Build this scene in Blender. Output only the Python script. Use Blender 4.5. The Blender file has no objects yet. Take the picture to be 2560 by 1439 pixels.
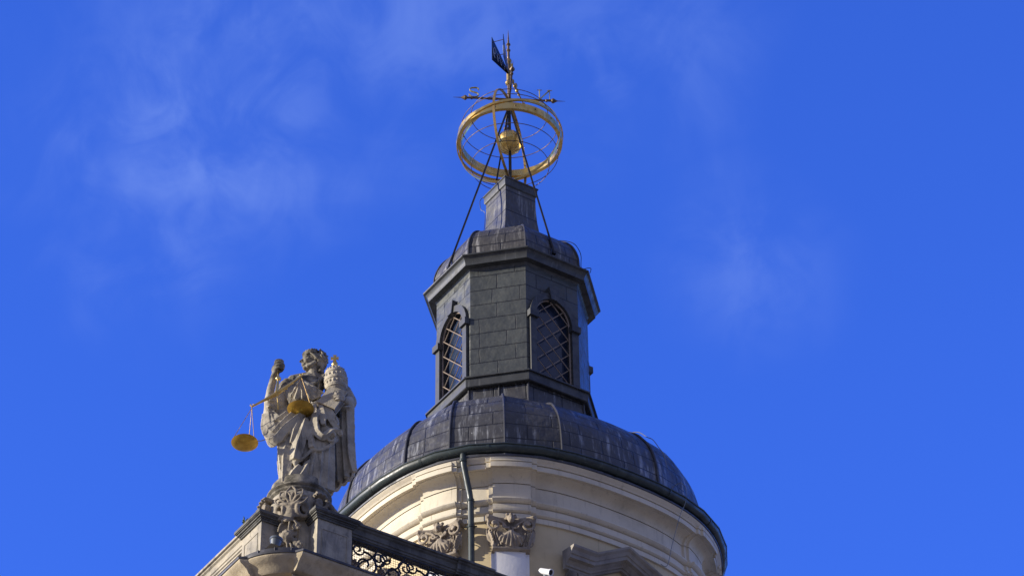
import bpy, bmesh, math, random
import numpy as np
from mathutils import Vector, Matrix, noise as mnoise
random.seed(7)
R = math.radians
sc = bpy.context.scene
C = sc.collection

# ------------------------------------------------------------------ camera, sky, sun, exposure
CAM_AT = Vector((0.0, -55.0, 1.6))
PITCH, YAW, ROLL = R(38.846), R(0.0014), R(-0.846)
def make_camera():
    f = Vector((math.sin(YAW)*math.cos(PITCH), math.cos(YAW)*math.cos(PITCH), math.sin(PITCH)))
    r = Vector((math.cos(YAW), -math.sin(YAW), 0)); u = r.cross(f)
    r2 = r*math.cos(ROLL) + u*math.sin(ROLL); u2 = -r*math.sin(ROLL) + u*math.cos(ROLL)
    cd = bpy.data.cameras.new('camera'); cd.sensor_width = 36.0; cd.lens = 7700*36/2560
    cd.clip_start = 0.5; cd.clip_end = 3000
    co = bpy.data.objects.new('camera', cd); C.objects.link(co)
    m = Matrix((r2, u2, -f)).transposed().to_4x4(); m.translation = CAM_AT
    co.matrix_world = m
    sc.camera = co
make_camera()

SUN_AZ, SUN_EL = R(-80), R(14.5)
FILL_CLOUD, FILL_CLOUD_COL = .80, (1.25, 1.3, 1.6, 1)
SKY_TINT = (0.39, 0.745, 2.22, 1)
CLOUDS = (((-0.098, 0.737, 0.668), .085, .6), ((-0.1186, 0.7267, 0.6766), .05, .4), ((-0.03, 0.722, 0.690), .07, .4), ((0.0426, 0.7249, 0.6875), .06, .28), ((-0.0356, 0.7471, 0.6638), .035, .22), ((0.074, 0.7709, 0.6327), .045, .36))
SUN_DIR = Vector((math.sin(SUN_AZ)*math.cos(SUN_EL), -math.cos(SUN_AZ)*math.cos(SUN_EL), math.sin(SUN_EL)))
def make_light():
    w = bpy.data.worlds.new('World'); sc.world = w; w.use_nodes = True
    nt = w.node_tree; nt.nodes.clear(); N = nt.nodes.new; L = nt.links.new
    out = N('ShaderNodeOutputWorld'); bg = N('ShaderNodeBackground')
    sky = N('ShaderNodeTexSky'); sky.sky_type = 'NISHITA'; sky.sun_disc = False
    sky.sun_elevation = SUN_EL; sky.sun_rotation = math.atan2(SUN_DIR.x, SUN_DIR.y)
    sky.altitude = 120; sky.air_density = 1.0; sky.dust_density = 0.25; sky.ozone_density = 2.2
    # deepen the blue as a polarised late-morning sky
    gr = N('ShaderNodeMix'); gr.data_type = 'RGBA'; gr.blend_type = 'MULTIPLY'; gr.inputs['Factor'].default_value = 1.0
    gr.inputs['B'].default_value = SKY_TINT
    L(sky.outputs[0], gr.inputs['A'])
    # thin cirrus veils: soft patches at fixed bearings, broken up by stretched noise
    tc = N('ShaderNodeTexCoord'); mp = N('ShaderNodeMapping'); mp.inputs['Scale'].default_value = (13, 11, 11)
    mp.inputs['Rotation'].default_value = (0.3, 0.6, 0.2)
    L(tc.outputs['Generated'], mp.inputs['Vector'])
    def nz(scale, det, dist):
        n = N('ShaderNodeTexNoise'); n.inputs['Scale'].default_value = scale; n.inputs['Detail'].default_value = det; n.inputs['Distortion'].default_value = dist
        n.inputs['Roughness'].default_value = .55; L(mp.outputs[0], n.inputs['Vector']); return n.outputs[0]
    def mth(op, a, b):
        n = N('ShaderNodeMath'); n.operation = op
        for i, v in enumerate((a, b)):
            if isinstance(v, (int, float)): n.inputs[i].default_value = v
            else: L(v, n.inputs[i])
        return n.outputs[0]
    def mr(v, a, b, c, d):
        n = N('ShaderNodeMapRange'); n.interpolation_type = 'SMOOTHSTEP'; L(v, n.inputs['Value'])
        for k, x in (('From Min', a), ('From Max', b), ('To Min', c), ('To Max', d)): n.inputs[k].default_value = x
        return n.outputs[0]
    tot = None
    for d, rad, amt in CLOUDS:
        ds = N('ShaderNodeVectorMath'); ds.operation = 'DISTANCE'; L(tc.outputs['Generated'], ds.inputs[0]); ds.inputs[1].default_value = d
        k = mr(mth('ADD', ds.outputs['Value'], mth('MULTIPLY', mth('SUBTRACT', nz(1.1, 3, .4), .5), rad*1.2)), rad*.0, rad, amt, 0.0)
        tot = k if tot is None else mth('MAXIMUM', tot, k)
    w = mth('MULTIPLY', tot, mr(mth('ADD', nz(1.0, 6, .9), mth('MULTIPLY', nz(3.2, 7, 1.1), .55)), .60, 1.02, .10, 1.0))
    mix = N('ShaderNodeMix'); mix.data_type = 'RGBA'; mix.inputs['B'].default_value = (1.25, 2.0, 5.2, 1)
    L(w, mix.inputs['Factor']); L(gr.outputs['Result'], mix.inputs['A'])
    # unseen grey-white cloud added behind the photographer to make ambient light more neutral
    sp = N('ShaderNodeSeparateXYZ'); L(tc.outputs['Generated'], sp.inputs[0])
    bk = mr(mth('ADD', sp.outputs[1], mth('MULTIPLY', mth('SUBTRACT', nz(.16, 5, .6), .5), .5)), -.22, .30, FILL_CLOUD, 0.0)
    mix2 = N('ShaderNodeMix'); mix2.data_type = 'RGBA'; mix2.inputs['B'].default_value = FILL_CLOUD_COL
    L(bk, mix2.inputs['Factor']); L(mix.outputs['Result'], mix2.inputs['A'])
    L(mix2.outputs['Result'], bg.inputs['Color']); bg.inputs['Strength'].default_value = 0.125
    L(bg.outputs[0], out.inputs['Surface'])
    sd = bpy.data.lights.new('sun', 'SUN'); sd.energy = 5.0; sd.angle = R(0.53); sd.color = (1.0, 0.92, 0.78)
    so = bpy.data.objects.new('sun', sd); C.objects.link(so)
    so.rotation_euler = SUN_DIR.to_track_quat('Z', 'Y').to_euler(); so.location = SUN_DIR*90
make_light()
sc.view_settings.view_transform = 'Standard'; sc.view_settings.look = 'None'
sc.view_settings.exposure = 0.5; sc.view_settings.gamma = 1.0; sc.view_settings.use_curve_mapping = False

# ------------------------------------------------------------------ materials
class NB:
    def __init__(s, name):
        s.m = bpy.data.materials.new(name); s.m.use_nodes = True
        s.t = s.m.node_tree; s.p = s.t.nodes['Principled BSDF']
    def n(s, typ, ins=None, **kw):
        o = s.t.nodes.new(typ)
        for k, v in kw.items(): setattr(o, k, v)
        for k, v in (ins or {}).items():
            if isinstance(v, bpy.types.NodeSocket): s.t.links.new(v, o.inputs[k])
            else: o.inputs[k].default_value = v
        return o
    def link(s, a, b): s.t.links.new(a, b)
    def rng(s, val, a, b, c=0.0, d=1.0):
        return s.n('ShaderNodeMapRange', {'Value': val, 'From Min': a, 'From Max': b, 'To Min': c, 'To Max': d}, interpolation_type='SMOOTHSTEP').outputs[0]
    def math(s, op, a, b):
        return s.n('ShaderNodeMath', {0: a, 1: b}, operation=op).outputs[0]
    def mix(s, f, a, b, blend='MIX'):
        o = s.n('ShaderNodeMix', {'Factor': f, 'A': a, 'B': b}, data_type='RGBA', blend_type=blend)
        return o.outputs['Result']
    def noise(s, vec, scale, detail=4, rough=0.55, dist=0.0):
        return s.n('ShaderNodeTexNoise', {'Vector': vec, 'Scale': scale, 'Detail': detail, 'Roughness': rough, 'Distortion': dist}).outputs[0]
    def mapv(s, vec, scale, rot=(0, 0, 0), loc=(0, 0, 0)):
        return s.n('ShaderNodeMapping', {'Vector': vec, 'Scale': scale, 'Rotation': rot, 'Location': loc}).outputs[0]
    def bump(s, h, strength, dist):
        b = s.n('ShaderNodeBump', {'Height': h, 'Strength': strength, 'Distance': dist})
        s.link(b.outputs[0], s.p.inputs['Normal'])
    def fin(s, col, rough=0.7, metal=0.0, spec=0.5):
        for k, v in (('Base Color', col), ('Roughness', rough), ('Metallic', metal), ('Specular IOR Level', spec)):
            if isinstance(v, bpy.types.NodeSocket): s.link(v, s.p.inputs[k])
            else: s.p.inputs[k].default_value = v
        return s.m
def c4(r, g, b): return (r, g, b, 1.0)

def mat_sheet(name, base, alt, streak, amount, bw, rh, joint=0.017, rough=0.42, off=0.5):
    b = NB(name); tc = b.n('ShaderNodeTexCoord'); uv = tc.outputs['UV']; ob = tc.outputs['Object']
    wn = b.n('ShaderNodeTexNoise', {'Vector': ob, 'Scale': 1.9, 'Detail': 2}); wv = b.n('ShaderNodeVectorMath', {0: wn.outputs['Color'], 1: (-.5, -.5, -.5)}, operation='ADD').outputs[0]
    wv = b.n('ShaderNodeVectorMath', {0: wv, 1: (.07, .022, 0)}, operation='MULTIPLY').outputs[0]
    raw = uv; uv = b.n('ShaderNodeVectorMath', {0: raw, 1: wv}, operation='ADD').outputs[0]
    br = b.n('ShaderNodeTexBrick', {'Vector': uv, 'Color1': c4(0, 0, 0), 'Color2': c4(1, 1, 1), 'Mortar': c4(.5, .5, .5), 'Scale': 1.0,
              'Mortar Size': joint, 'Mortar Smooth': 0.25, 'Bias': 0.0, 'Brick Width': bw, 'Row Height': rh}, offset=off, squash=0.75, squash_frequency=3)
    col = b.mix(b.math('MULTIPLY', br.outputs['Color'], 0.8), base, alt)
    big = b.noise(ob, 0.9, 4)
    col = b.mix(b.rng(big, .35, .7, 0, .55), col, c4(base[0]*.62, base[1]*.62, base[2]*.66))
    st = b.noise(b.mapv(uv, (9, .85, 1)), 1.0, 6, .65, .25)
    fine = b.noise(b.mapv(uv, (26, 3.2, 1)), 1.0, 4, .6, .3)
    patch = b.noise(ob, 1.7, 3)
    lo = .66 - .16*amount
    s1 = b.math('MULTIPLY', b.rng(st, lo, lo+.16), b.rng(patch, .36, .66))
    s2 = b.math('MULTIPLY', b.rng(fine, .56, .74), b.rng(b.noise(ob, 2.6, 3), .42, .68))
    s = b.math('MAXIMUM', b.math('MULTIPLY', s1, .8), b.math('MULTIPLY', s2, .55))
    blot = b.rng(b.noise(b.mapv(uv, (5, 4, 1)), 1.0, 6, .7, .8), .62, .72)
    s = b.math('MAXIMUM', s, b.math('MULTIPLY', b.math('MULTIPLY', blot, b.rng(patch, .5, .62)), .7))
    col = b.mix(b.math('MULTIPLY', s, amount), col, streak)
    col = b.mix(b.math('MULTIPLY', br.outputs['Fac'], .95), col, c4(.007, .007, .009))
    h = b.math('SUBTRACT', b.math('MULTIPLY', b.noise(ob, 2.2, 3), 1.0), b.math('MULTIPLY', br.outputs['Fac'], .55))
    h = b.math('ADD', h, b.math('MULTIPLY', br.outputs['Color'], .25))
    b.bump(h, .7, .06)
    rg = b.rng(b.noise(ob, 5, 4), .3, .7, rough-.1, rough+.18)
    return b.fin(col, rg, 0.0, .55)

def mat_metal(name, base, dark, rough=.45, scale=5.0, metal=0.0, bump=.2):
    b = NB(name); tc = b.n('ShaderNodeTexCoord'); ob = tc.outputs['Object']
    n = b.noise(ob, scale, 5, .6); st = b.noise(b.mapv(ob, (14, 14, 1.2)), 1, 4)
    col = b.mix(b.rng(n, .35, .68), base, dark)
    col = b.mix(b.math('MULTIPLY', b.rng(st, .58, .72), .35), col, c4(min(1, base[0]*2.3+.02), min(1, base[1]*2.3+.02), min(1, base[2]*2.3+.02)))
    b.bump(n, bump, .01)
    return b.fin(col, b.rng(n, .3, .7, rough-.08, rough+.15), metal, .5)

def mat_stucco(name, base, stain, amount=.35):
    b = NB(name); tc = b.n('ShaderNodeTexCoord'); ob = tc.outputs['Object']
    n = b.noise(ob, 1.6, 6, .62); st = b.noise(b.mapv(ob, (7, 7, .8)), 1, 5, .65); f = b.noise(ob, 45, 3)
    col = b.mix(b.math('MULTIPLY', b.rng(n, .42, .75), amount), base, stain)
    col = b.mix(b.math('MULTIPLY', b.rng(st, .55, .75), amount*.9), col, c4(stain[0]*.75, stain[1]*.74, stain[2]*.72))
    dr = b.math('MULTIPLY', b.rng(b.noise(b.mapv(ob, (22, 22, 1.1)), 1, 4, .6), .60, .74), b.rng(b.noise(ob, 1.1, 3), .42, .62))
    col = b.mix(b.math('MULTIPLY', dr, amount*1.1), col, c4(stain[0]*.5, stain[1]*.48, stain[2]*.46))
    vo = b.n('ShaderNodeTexVoronoi', {'Vector': b.n('ShaderNodeVectorMath', {0: ob, 1: b.n('ShaderNodeVectorMath', {0: b.n('ShaderNodeTexNoise', {'Vector': ob, 'Scale': 3.0, 'Detail': 4}).outputs['Color'], 3: .5}, operation='SCALE').outputs[0]}, operation='ADD').outputs[0], 'Scale': .75}, feature='DISTANCE_TO_EDGE')
    ck = b.math('MULTIPLY', b.rng(vo.outputs['Distance'], .0, .012, 1, 0), b.rng(b.noise(ob, .8, 2), .52, .6))
    col = b.mix(b.math('MULTIPLY', ck, .08), col, c4(stain[0]*.5, stain[1]*.5, stain[2]*.5))
    b.bump(b.math('ADD', b.math('MULTIPLY', f, .35), b.math('ADD', n, b.noise(ob, 7, 3))), .2, .02)
    return b.fin(col, .88, 0, .2)

def mat_stone(name, base, dark, crust, amt=.5, scale=3.0, moss=0.0, top=None):
    b = NB(name); tc = b.n('ShaderNodeTexCoord'); ob = tc.outputs['Object']
    n = b.noise(ob, scale, 7, .65, .3); n2 = b.noise(ob, scale*3.2, 5, .6); st = b.noise(b.mapv(ob, (6, 6, .9)), 1.0, 5, .65, .3); f = b.noise(ob, 40, 3)
    col = b.mix(b.rng(n, .38, .66), base, dark)
    k = b.math('MULTIPLY', b.math('MAXIMUM', b.rng(st, .52, .70), b.math('MULTIPLY', b.rng(n2, .56, .74), .8)), amt)
    if top:     # black weathering crust on the exposed upper parts
        sep = b.n('ShaderNodeSeparateXYZ', {0: ob})
        zz = b.math('ADD', sep.outputs[2], b.math('MULTIPLY', n2, .8))
        k = b.math('MAXIMUM', k, b.math('MULTIPLY', b.rng(zz, top[0], top[1]), b.rng(n, .3, .62, .25, .92)))
    col = b.mix(k, col, crust)
    if moss: col = b.mix(b.math('MULTIPLY', b.rng(b.noise(ob, scale*1.4, 5, .6, .4), .60, .74), moss), col, c4(.07, .075, .02))
    b.bump(b.math('ADD', b.math('MULTIPLY', f, .5), b.math('ADD', n, n2)), .45, .018)
    return b.fin(col, .9, 0, .2)

def mat_plain(name, col, rough=.6, metal=0, spec=.5, var=.0):
    b = NB(name)
    if var:
        ob = b.n('ShaderNodeTexCoord').outputs['Object']; n = b.noise(ob, 6, 4)
        cc = b.mix(b.rng(n, .35, .7), c4(*col), c4(*[x*(1-var) for x in col]))
        return b.fin(cc, rough, metal, spec)
    return b.fin(c4(*col), rough, metal, spec)

M = {}
M['dome'] = mat_sheet('dome_sheet', c4(.066, .064, .064), c4(.040, .040, .043), c4(.38, .39, .41), 1.0, 1.02, .415)
M['cupola'] = mat_sheet('cupola_sheet', c4(.066, .062, .058), c4(.047, .045, .045), c4(.38, .37, .35), 1.0, .78, .33)
M['lantern'] = mat_sheet('lantern_sheet', c4(.072, .078, .073), c4(.050, .055, .052), c4(.22, .22, .20), .35, .82, .405, .0115, .40)
M['pedsheet'] = mat_sheet('shaft_sheet', c4(.075, .072, .068), c4(.058, .056, .055), c4(.34, .34, .33), .85, 5.0, .62)
M['trim'] = mat_metal('dark_trim', c4(.060, .062, .060), c4(.030, .032, .034), .42)
M['welt'] = mat_metal('roof_welt', c4(.055, .055, .06), c4(.03, .03, .034), .4)
M['gutter'] = mat_metal('gutter_metal', c4(.036, .050, .048), c4(.016, .024, .026), .38)
M['pipe'] = mat_metal('pipe_metal', c4(.050, .064, .062), c4(.024, .034, .034), .4)
M['lead'] = mat_metal('lead_flashing', c4(.062, .062, .074), c4(.035, .035, .042), .5)
M['cream'] = mat_stucco('cream_stucco', c4(.67, .60, .465), c4(.44, .39, .30), .55)
M['ochre'] = mat_stucco('ochre_stucco', c4(.65, .53, .32), c4(.46, .37, .22), .5)
M['wallstone'] = mat_stone('stained_stucco', c4(.50, .42, .29), c4(.36, .30, .205), c4(.12, .10, .08), .4, 2.0)
M['white'] = mat_stucco('white_stucco', c4(.80, .79, .78), c4(.66, .63, .6), .25)
M['stone'] = mat_stone('carved_stone', c4(.31, .265, .20), c4(.18, .158, .128), c4(.04, .038, .034), .75)
M['statue'] = mat_stone('statue_stone', c4(.47, .42, .325), c4(.31, .28, .225), c4(.036, .034, .029), .62, 2.6, .14, (2.45, 2.95))
M['sash'] = mat_stone('weathered_capital', c4(.37, .31, .235), c4(.25, .21, .165), c4(.05, .046, .042), .5, 4)
M['pier'] = mat_stone('parapet_stone', c4(.44, .39, .30), c4(.28, .255, .21), c4(.05, .05, .046), .55, 2.2, .25)
M['coping'] = mat_stone('sooty_coping', c4(.15, .145, .13), c4(.075, .073, .07), c4(.03, .03, .03), .6, 3, .35)
M['pediment'] = mat_stone('pediment_stone', c4(.30, .275, .24), c4(.22, .20, .18), c4(.07, .064, .06), .3, 2)
M['floor'] = mat_stone('pale_paving', c4(.40, .36, .30), c4(.32, .29, .24), c4(.3, .27, .22), .3)
M['gold'] = mat_metal('gilding', c4(.88, .64, .24), c4(.62, .40, .11), .28, 5, 1.0, .25)
M['goldworn'] = mat_metal('worn_gilding', c4(.52, .35, .13), c4(.20, .13, .06), .45, 9, .8, .3)
M['goldmatt'] = mat_metal('dull_gilding', c4(.58, .37, .07), c4(.42, .25, .045), .5, 6, .75, .15)
M['iron'] = mat_plain('black_iron', (.018, .018, .022), .45, .3, .5, .4)
M['rust'] = mat_plain('rusty_bar', (.32, .25, .19), .6, .1, .4, .4)
M['rod'] = mat_metal('brown_rod', c4(.20, .14, .085), c4(.09, .06, .04), .5, 9, .6)
M['glass'] = mat_plain('dusty_glass', (.024, .038, .075), .12, 0, .6, .3)
M['vane'] = mat_plain('vane_plate', (.006, .012, .028), .4, .2, .5)
M['digit'] = mat_plain('pale_digit', (.42, .52, .80), .5)
M['letter'] = mat_metal('gilt_letter', c4(.50, .42, .16), c4(.3, .25, .1), .5, 8, .6)
M['camwhite'] = mat_plain('white_plastic', (.78, .79, .80), .4)
M['black'] = mat_plain('black_lens', (.01, .01, .012), .15)
M['grey'] = mat_plain('grey_enamel', (.10, .115, .13), .45, .2)
M['wire'] = mat_plain('grey_wire', (.22, .22, .21), .5, .4)
M['leaf'] = mat_plain('weed_leaf', (.06, .10, .02), .7)
def mat_ground():
    b = NB('paving'); ob = b.n('ShaderNodeTexCoord').outputs['Object']
    br = b.n('ShaderNodeTexBrick', {'Vector': ob, 'Color1': c4(.30, .265, .21), 'Color2': c4(.24, .21, .17), 'Mortar': c4(.09, .085, .08), 'Scale': 1.0,
              'Mortar Size': .012, 'Brick Width': .6, 'Row Height': .3})
    col = b.mix(b.rng(b.noise(ob, .3, 5), .4, .7, 0, .5), br.outputs['Color'], c4(.2, .18, .15))
    return b.fin(col, .85)
M['ground'] = mat_ground()

# ------------------------------------------------------------------ mesh helpers
def V3(p): return Vector(p)
class MB:
    def __init__(s): s.v = []; s.f = []; s.uv = []
    def add(s, vs, fs, uvs=None):
        k = len(s.v); s.v += [tuple(p) for p in vs]
        for i, f in enumerate(fs):
            s.f.append([k+j for j in f]); s.uv.append(uvs[i] if uvs else None)
    def grid(s, P, cu=False, cv=False, uv=None):
        n, m = len(P), len(P[0]); fs = []; uvs = []
        for i in range(n if cu else n-1):
            for j in range(m if cv else m-1):
                a, b = (i+1) % n, (j+1) % m
                fs.append([i*m+j, i*m+b, a*m+b, a*m+j])
                if uv: uvs.append([uv[i][j], uv[i][b], uv[a][b], uv[a][j]])
        s.add([p for row in P for p in row], fs, uvs if uv else None)
    def tube(s, path, rad, n=8, closed=False, cap=True, flat=None, up=None):
        path = [V3(p) for p in path]; k = len(path); rings = []
        rads = rad if isinstance(rad, (list, tuple)) else [rad]*k
        if len(rads) != k: rads = [rads[0]+(rads[-1]-rads[0])*i/(k-1) for i in range(k)]
        ref = None
        for i, p in enumerate(path):
            if closed: t = path[(i+1) % k]-path[i-1]
            else: t = path[min(i+1, k-1)]-path[max(i-1, 0)]
            t = t.normalized() if t.length > 1e-9 else Vector((0, 0, 1))
            if ref is None:
                ref = V3(up) if up else (Vector((0, 0, 1)) if abs(t.z) < .9 else Vector((1, 0, 0)))
            a = ref-t*ref.dot(t)
            if a.length < 1e-6: a = t.orthogonal()
            a.normalize(); b = t.cross(a)
            if not up: ref = a
            fl = flat or 1.0
            rings.append([p+(a*math.cos(q)*rads[i]+b*math.sin(q)*rads[i]*fl) for q in [2*math.pi*j/n+math.pi/n for j in range(n)]])
        base = len(s.v)
        s.grid(rings, cu=closed, cv=True)
        if cap and not closed:
            s.f.append([base+j for j in range(n)]); s.uv.append(None)
            s.f.append([base+(k-1)*n+j for j in reversed(range(n))]); s.uv.append(None)
    def box(s, c, ax, ay, az, sx, sy, sz):
        c, ax, ay, az = V3(c), V3(ax), V3(ay), V3(az)
        vs = [c+ax*(sx*i)+ay*(sy*j)+az*(sz*k) for i in (-.5, .5) for j in (-.5, .5) for k in (-.5, .5)]
        s.add(vs, [[0, 1, 3, 2], [4, 6, 7, 5], [0, 4, 5, 1], [2, 3, 7, 6], [0, 2, 6, 4], [1, 5, 7, 3]])
    def prism(s, poly, o, ax, ay, az, d0, d1):
        o, ax, ay, az = V3(o), V3(ax), V3(ay), V3(az); n = len(poly)
        vs = [o+ax*x+ay*y+az*d for d in (d0, d1) for x, y in poly]
        s.add(vs, [list(range(n)), list(range(2*n-1, n-1, -1))]+[[i, i+n, (i+1) % n+n, (i+1) % n] for i in range(n)])
    def ell(s, c, ra, rb=None, rc=None, n=12, m=8, rot=None):
        rb = ra if rb is None else rb; rc = ra if rc is None else rc; c = V3(c); rows = []
        mt = rot or Matrix.Identity(3)
        for i in range(m+1):
            ph = math.pi*i/m
            rows.append([c+mt @ Vector((ra*math.sin(ph)*math.cos(2*math.pi*j/n), rb*math.sin(ph)*math.sin(2*math.pi*j/n), rc*math.cos(ph))) for j in range(n)])
        s.grid(rows, cv=True)
    def lathe(s, prof, c=(0, 0, 0), n=24, rot=None, cap=True):
        c = V3(c); mt = rot or Matrix.Identity(3); base = len(s.v)
        rows = [[c+mt @ Vector((r*math.cos(2*math.pi*j/n), r*math.sin(2*math.pi*j/n), z)) for j in range(n)] for r, z in prof]
        s.grid(rows, cv=True)
        if cap:
            s.f.append([base+j for j in range(n)]); s.uv.append(None)
            k = base+(len(prof)-1)*n; s.f.append([k+j for j in range(n)]); s.uv.append(None)
    def mesh(s, name, mat, smooth=True, angle=35, norm=True):
        me = bpy.data.meshes.new(name); me.from_pydata(s.v, [], s.f); me.materials.append(mat)
        if any(u is not None for u in s.uv):
            l = me.uv_layers.new(name='UVMap'); i = 0
            for f, u in zip(s.f, s.uv):
                for j in range(len(f)):
                    l.data[i].uv = u[j] if u else (0, 0); i += 1
        if norm:
            bm = bmesh.new(); bm.from_mesh(me); bmesh.ops.recalc_face_normals(bm, faces=bm.faces); bm.to_mesh(me); bm.free()
        if smooth:
            me.polygons.foreach_set('use_smooth', [True]*len(me.polygons)); me.set_sharp_from_angle(angle=R(angle))
        me.update(); return me
    def build(s, name, mat, parent=None, **kw):
        o = bpy.data.objects.new(name, s.mesh(name, mat, **kw)); C.objects.link(o)
        if parent: o.parent = parent
        return o
    def carve(s, name, mat, parent, voxel, smooth=4, disp=0.0, dscale=9.0, seed=0):
        """fuse overlapping solids into one continuous carved surface"""
        me = s.mesh(name, mat, smooth=False)
        o = bpy.data.objects.new(name, me); C.objects.link(o)
        md = o.modifiers.new('r', 'REMESH'); md.mode = 'VOXEL'; md.voxel_size = voxel
        sm = o.modifiers.new('s', 'SMOOTH'); sm.factor = .5; sm.iterations = smooth
        dg = bpy.context.evaluated_depsgraph_get(); dg.update()
        nm = bpy.data.meshes.new_from_object(o.evaluated_get(dg)); o.modifiers.clear(); o.data = nm; bpy.data.meshes.remove(me)
        nm.name = name
        if disp:
            n = len(nm.vertices); co = np.empty(n*3); nm.vertices.foreach_get('co', co); no = np.empty(n*3); nm.vertices.foreach_get('normal', no)
            co = co.reshape(-1, 3); no = no.reshape(-1, 3)
            d = np.array([mnoise.fractal(Vector(p)*dscale+Vector((seed, 0, 0)), 1.0, 2.0, 3) for p in co])
            nm.vertices.foreach_set('co', (co+no*(d*disp)[:, None]).ravel())
        if not nm.materials: nm.materials.append(mat)
        nm.polygons.foreach_set('use_smooth', [True]*len(nm.polygons)); nm.update()
        if parent: o.parent = parent
        return o
def tag(o, label=None, cat=None, group=None, kind=None):
    if label: o['label'] = label
    if cat: o['category'] = cat
    if group: o['group'] = group
    if kind: o['kind'] = kind
    return o
def thing(name, loc, label, cat, group=None, rz=0):
    o = bpy.data.objects.new(name, None); C.objects.link(o); o.location = loc; o.rotation_euler = (0, 0, rz); o.empty_display_size = .3
    return tag(o, label, cat, group)
def spline(pts, k=6):
    P = [V3(p) for p in pts]; out = []
    for i in range(len(P)-1):
        a, b, c, d = P[max(i-1, 0)], P[i], P[i+1], P[min(i+2, len(P)-1)]
        for j in range(k):
            t = j/k; out.append(.5*((2*b)+(c-a)*t+(2*a-5*b+4*c-d)*t*t+(3*b-a-3*c+d)*t**3))
    out.append(P[-1]); return out
def lerp(a, b, t): return a+(b-a)*t
UPZ = Vector((0, 0, 1))

# ------------------------------------------------------------------ ground
g = MB(); g.add([(-1500, -1500, 0), (1500, -1500, 0), (1500, 1500, 0), (-1500, 1500, 0)], [[0, 1, 2, 3]])
tag(g.build('ground', M['ground'], smooth=False), kind='structure')

# ================================================================== THE TOWER
PHI = -11.13                      # direction of the corner that faces the square
def dirv(rel): a = R(PHI+rel); return Vector((math.sin(a), -math.cos(a), 0))
def pol(rel, r, z): d = dirv(rel); return Vector((d.x*r, d.y*r, z))
def drumR(rel):
    d = ((rel+180) % 360-180-95)/28
    return 3.90+.19*math.cos(R(4*rel))-.20*math.exp(-d*d)
def ressaut(rel):
    a = abs(((rel+45) % 90)-45)
    return .10 if 5.0 < a < 15.6 else (.05 if 3.8 < a < 17.0 else 0.0)
ANG = set(range(-180, 180, 3))
for k in range(4):
    for a in (3.8, 5.0, 15.6, 17.0):
        for sg in (-1, 1):
            for e in (-.04, .04):
                q = k*90+sg*a+e; q = (q+180) % 360-180; ANG.add(round(q, 3))
ANG = sorted(ANG)
tower = thing('observatory_tower', (0, 0, 32.0), 'cream baroque tower with rounded corners, dark metal dome and windowed lantern', 'tower')
TZ = Vector((0, 0, -32.0))        # children are given in world figures and shifted by the base height
def tbuild(mb, name, mat, parent=tower, **kw):
    o = mb.build(name, mat, parent, **kw)
    if parent == tower: o.location = TZ
    return o
def sweep_drum(prof, name, mat, angle=35):
    m = MB()
    rows = [[pol(a, drumR(a)+o+f*ressaut(a), z) for a in ANG] for o, z, f in prof]
    m.grid(rows, cv=True); return tbuild(m, name, mat, angle=angle)
sweep_drum([(0, 31.0, 0), (0, 36.66, 0)], 'drum_wall', M['ochre'], 25)
def groove(z, o, d=.04): return [(o, z-.011, 1), (o-d, z-.010, 1), (o-d, z+.010, 1), (o, z+.011, 1)]
sweep_drum([(-.03, 36.605, 1), (-.03, 36.628, 1), (.05, 36.63, 1), (.05, 36.745, 1)]+groove(36.757, .05)+[(.055, 36.77, 1), (.085, 36.785, 1), (.10, 36.80, 1), (.105, 36.835, 1)]+groove(36.848, .075)
           +[(.075, 36.862, 1), (.075, 36.958, 1)]+groove(36.97, .075)+[(.085, 36.984, 1), (.10, 36.99, 1), (.14, 37.01, 1), (.165, 37.045, 1), (.16, 37.075, 1), (.13, 37.093, 1)]+[(.005, 37.096, 1), (.005, 37.12, 1)], 'architrave', M['cream'], 30)
sweep_drum([(.045, 37.116, 1), (.045, 37.462, 1)], 'frieze', M['cream'], 25)
sweep_drum([(.0, 37.46, 1), (.0, 37.482, 1), (.05, 37.484, 1), (.055, 37.53, 1), (.075, 37.58, 1), (.11, 37.63, 1), (.16, 37.67, 1), (.215, 37.695, 1), (.26, 37.70, 1), (.27, 37.715, 1), (.372, 37.715, 1), (.376, 37.662, 1), (.395, 37.66, 1), (.395, 37.772, 1),
            (.35, 37.774, 1), (.35, 37.795, 1), (.405, 37.797, .9), (.415, 37.815, .8), (.435, 37.835, .5), (.475, 37.862, .2), (.495, 37.885, 0), (.495, 37.905, 0), (.2, 37.92, 0)], 'cornice', M['cream'], 30)
sweep_drum([(.44, 37.898, 0), (.515, 37.895, 0), (.52, 37.93, 0), (.46, 37.965, 0), (.25, 38.02, 0), (.2, 38.1, 0)], 'cornice_flashing', M['lead'])

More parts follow.
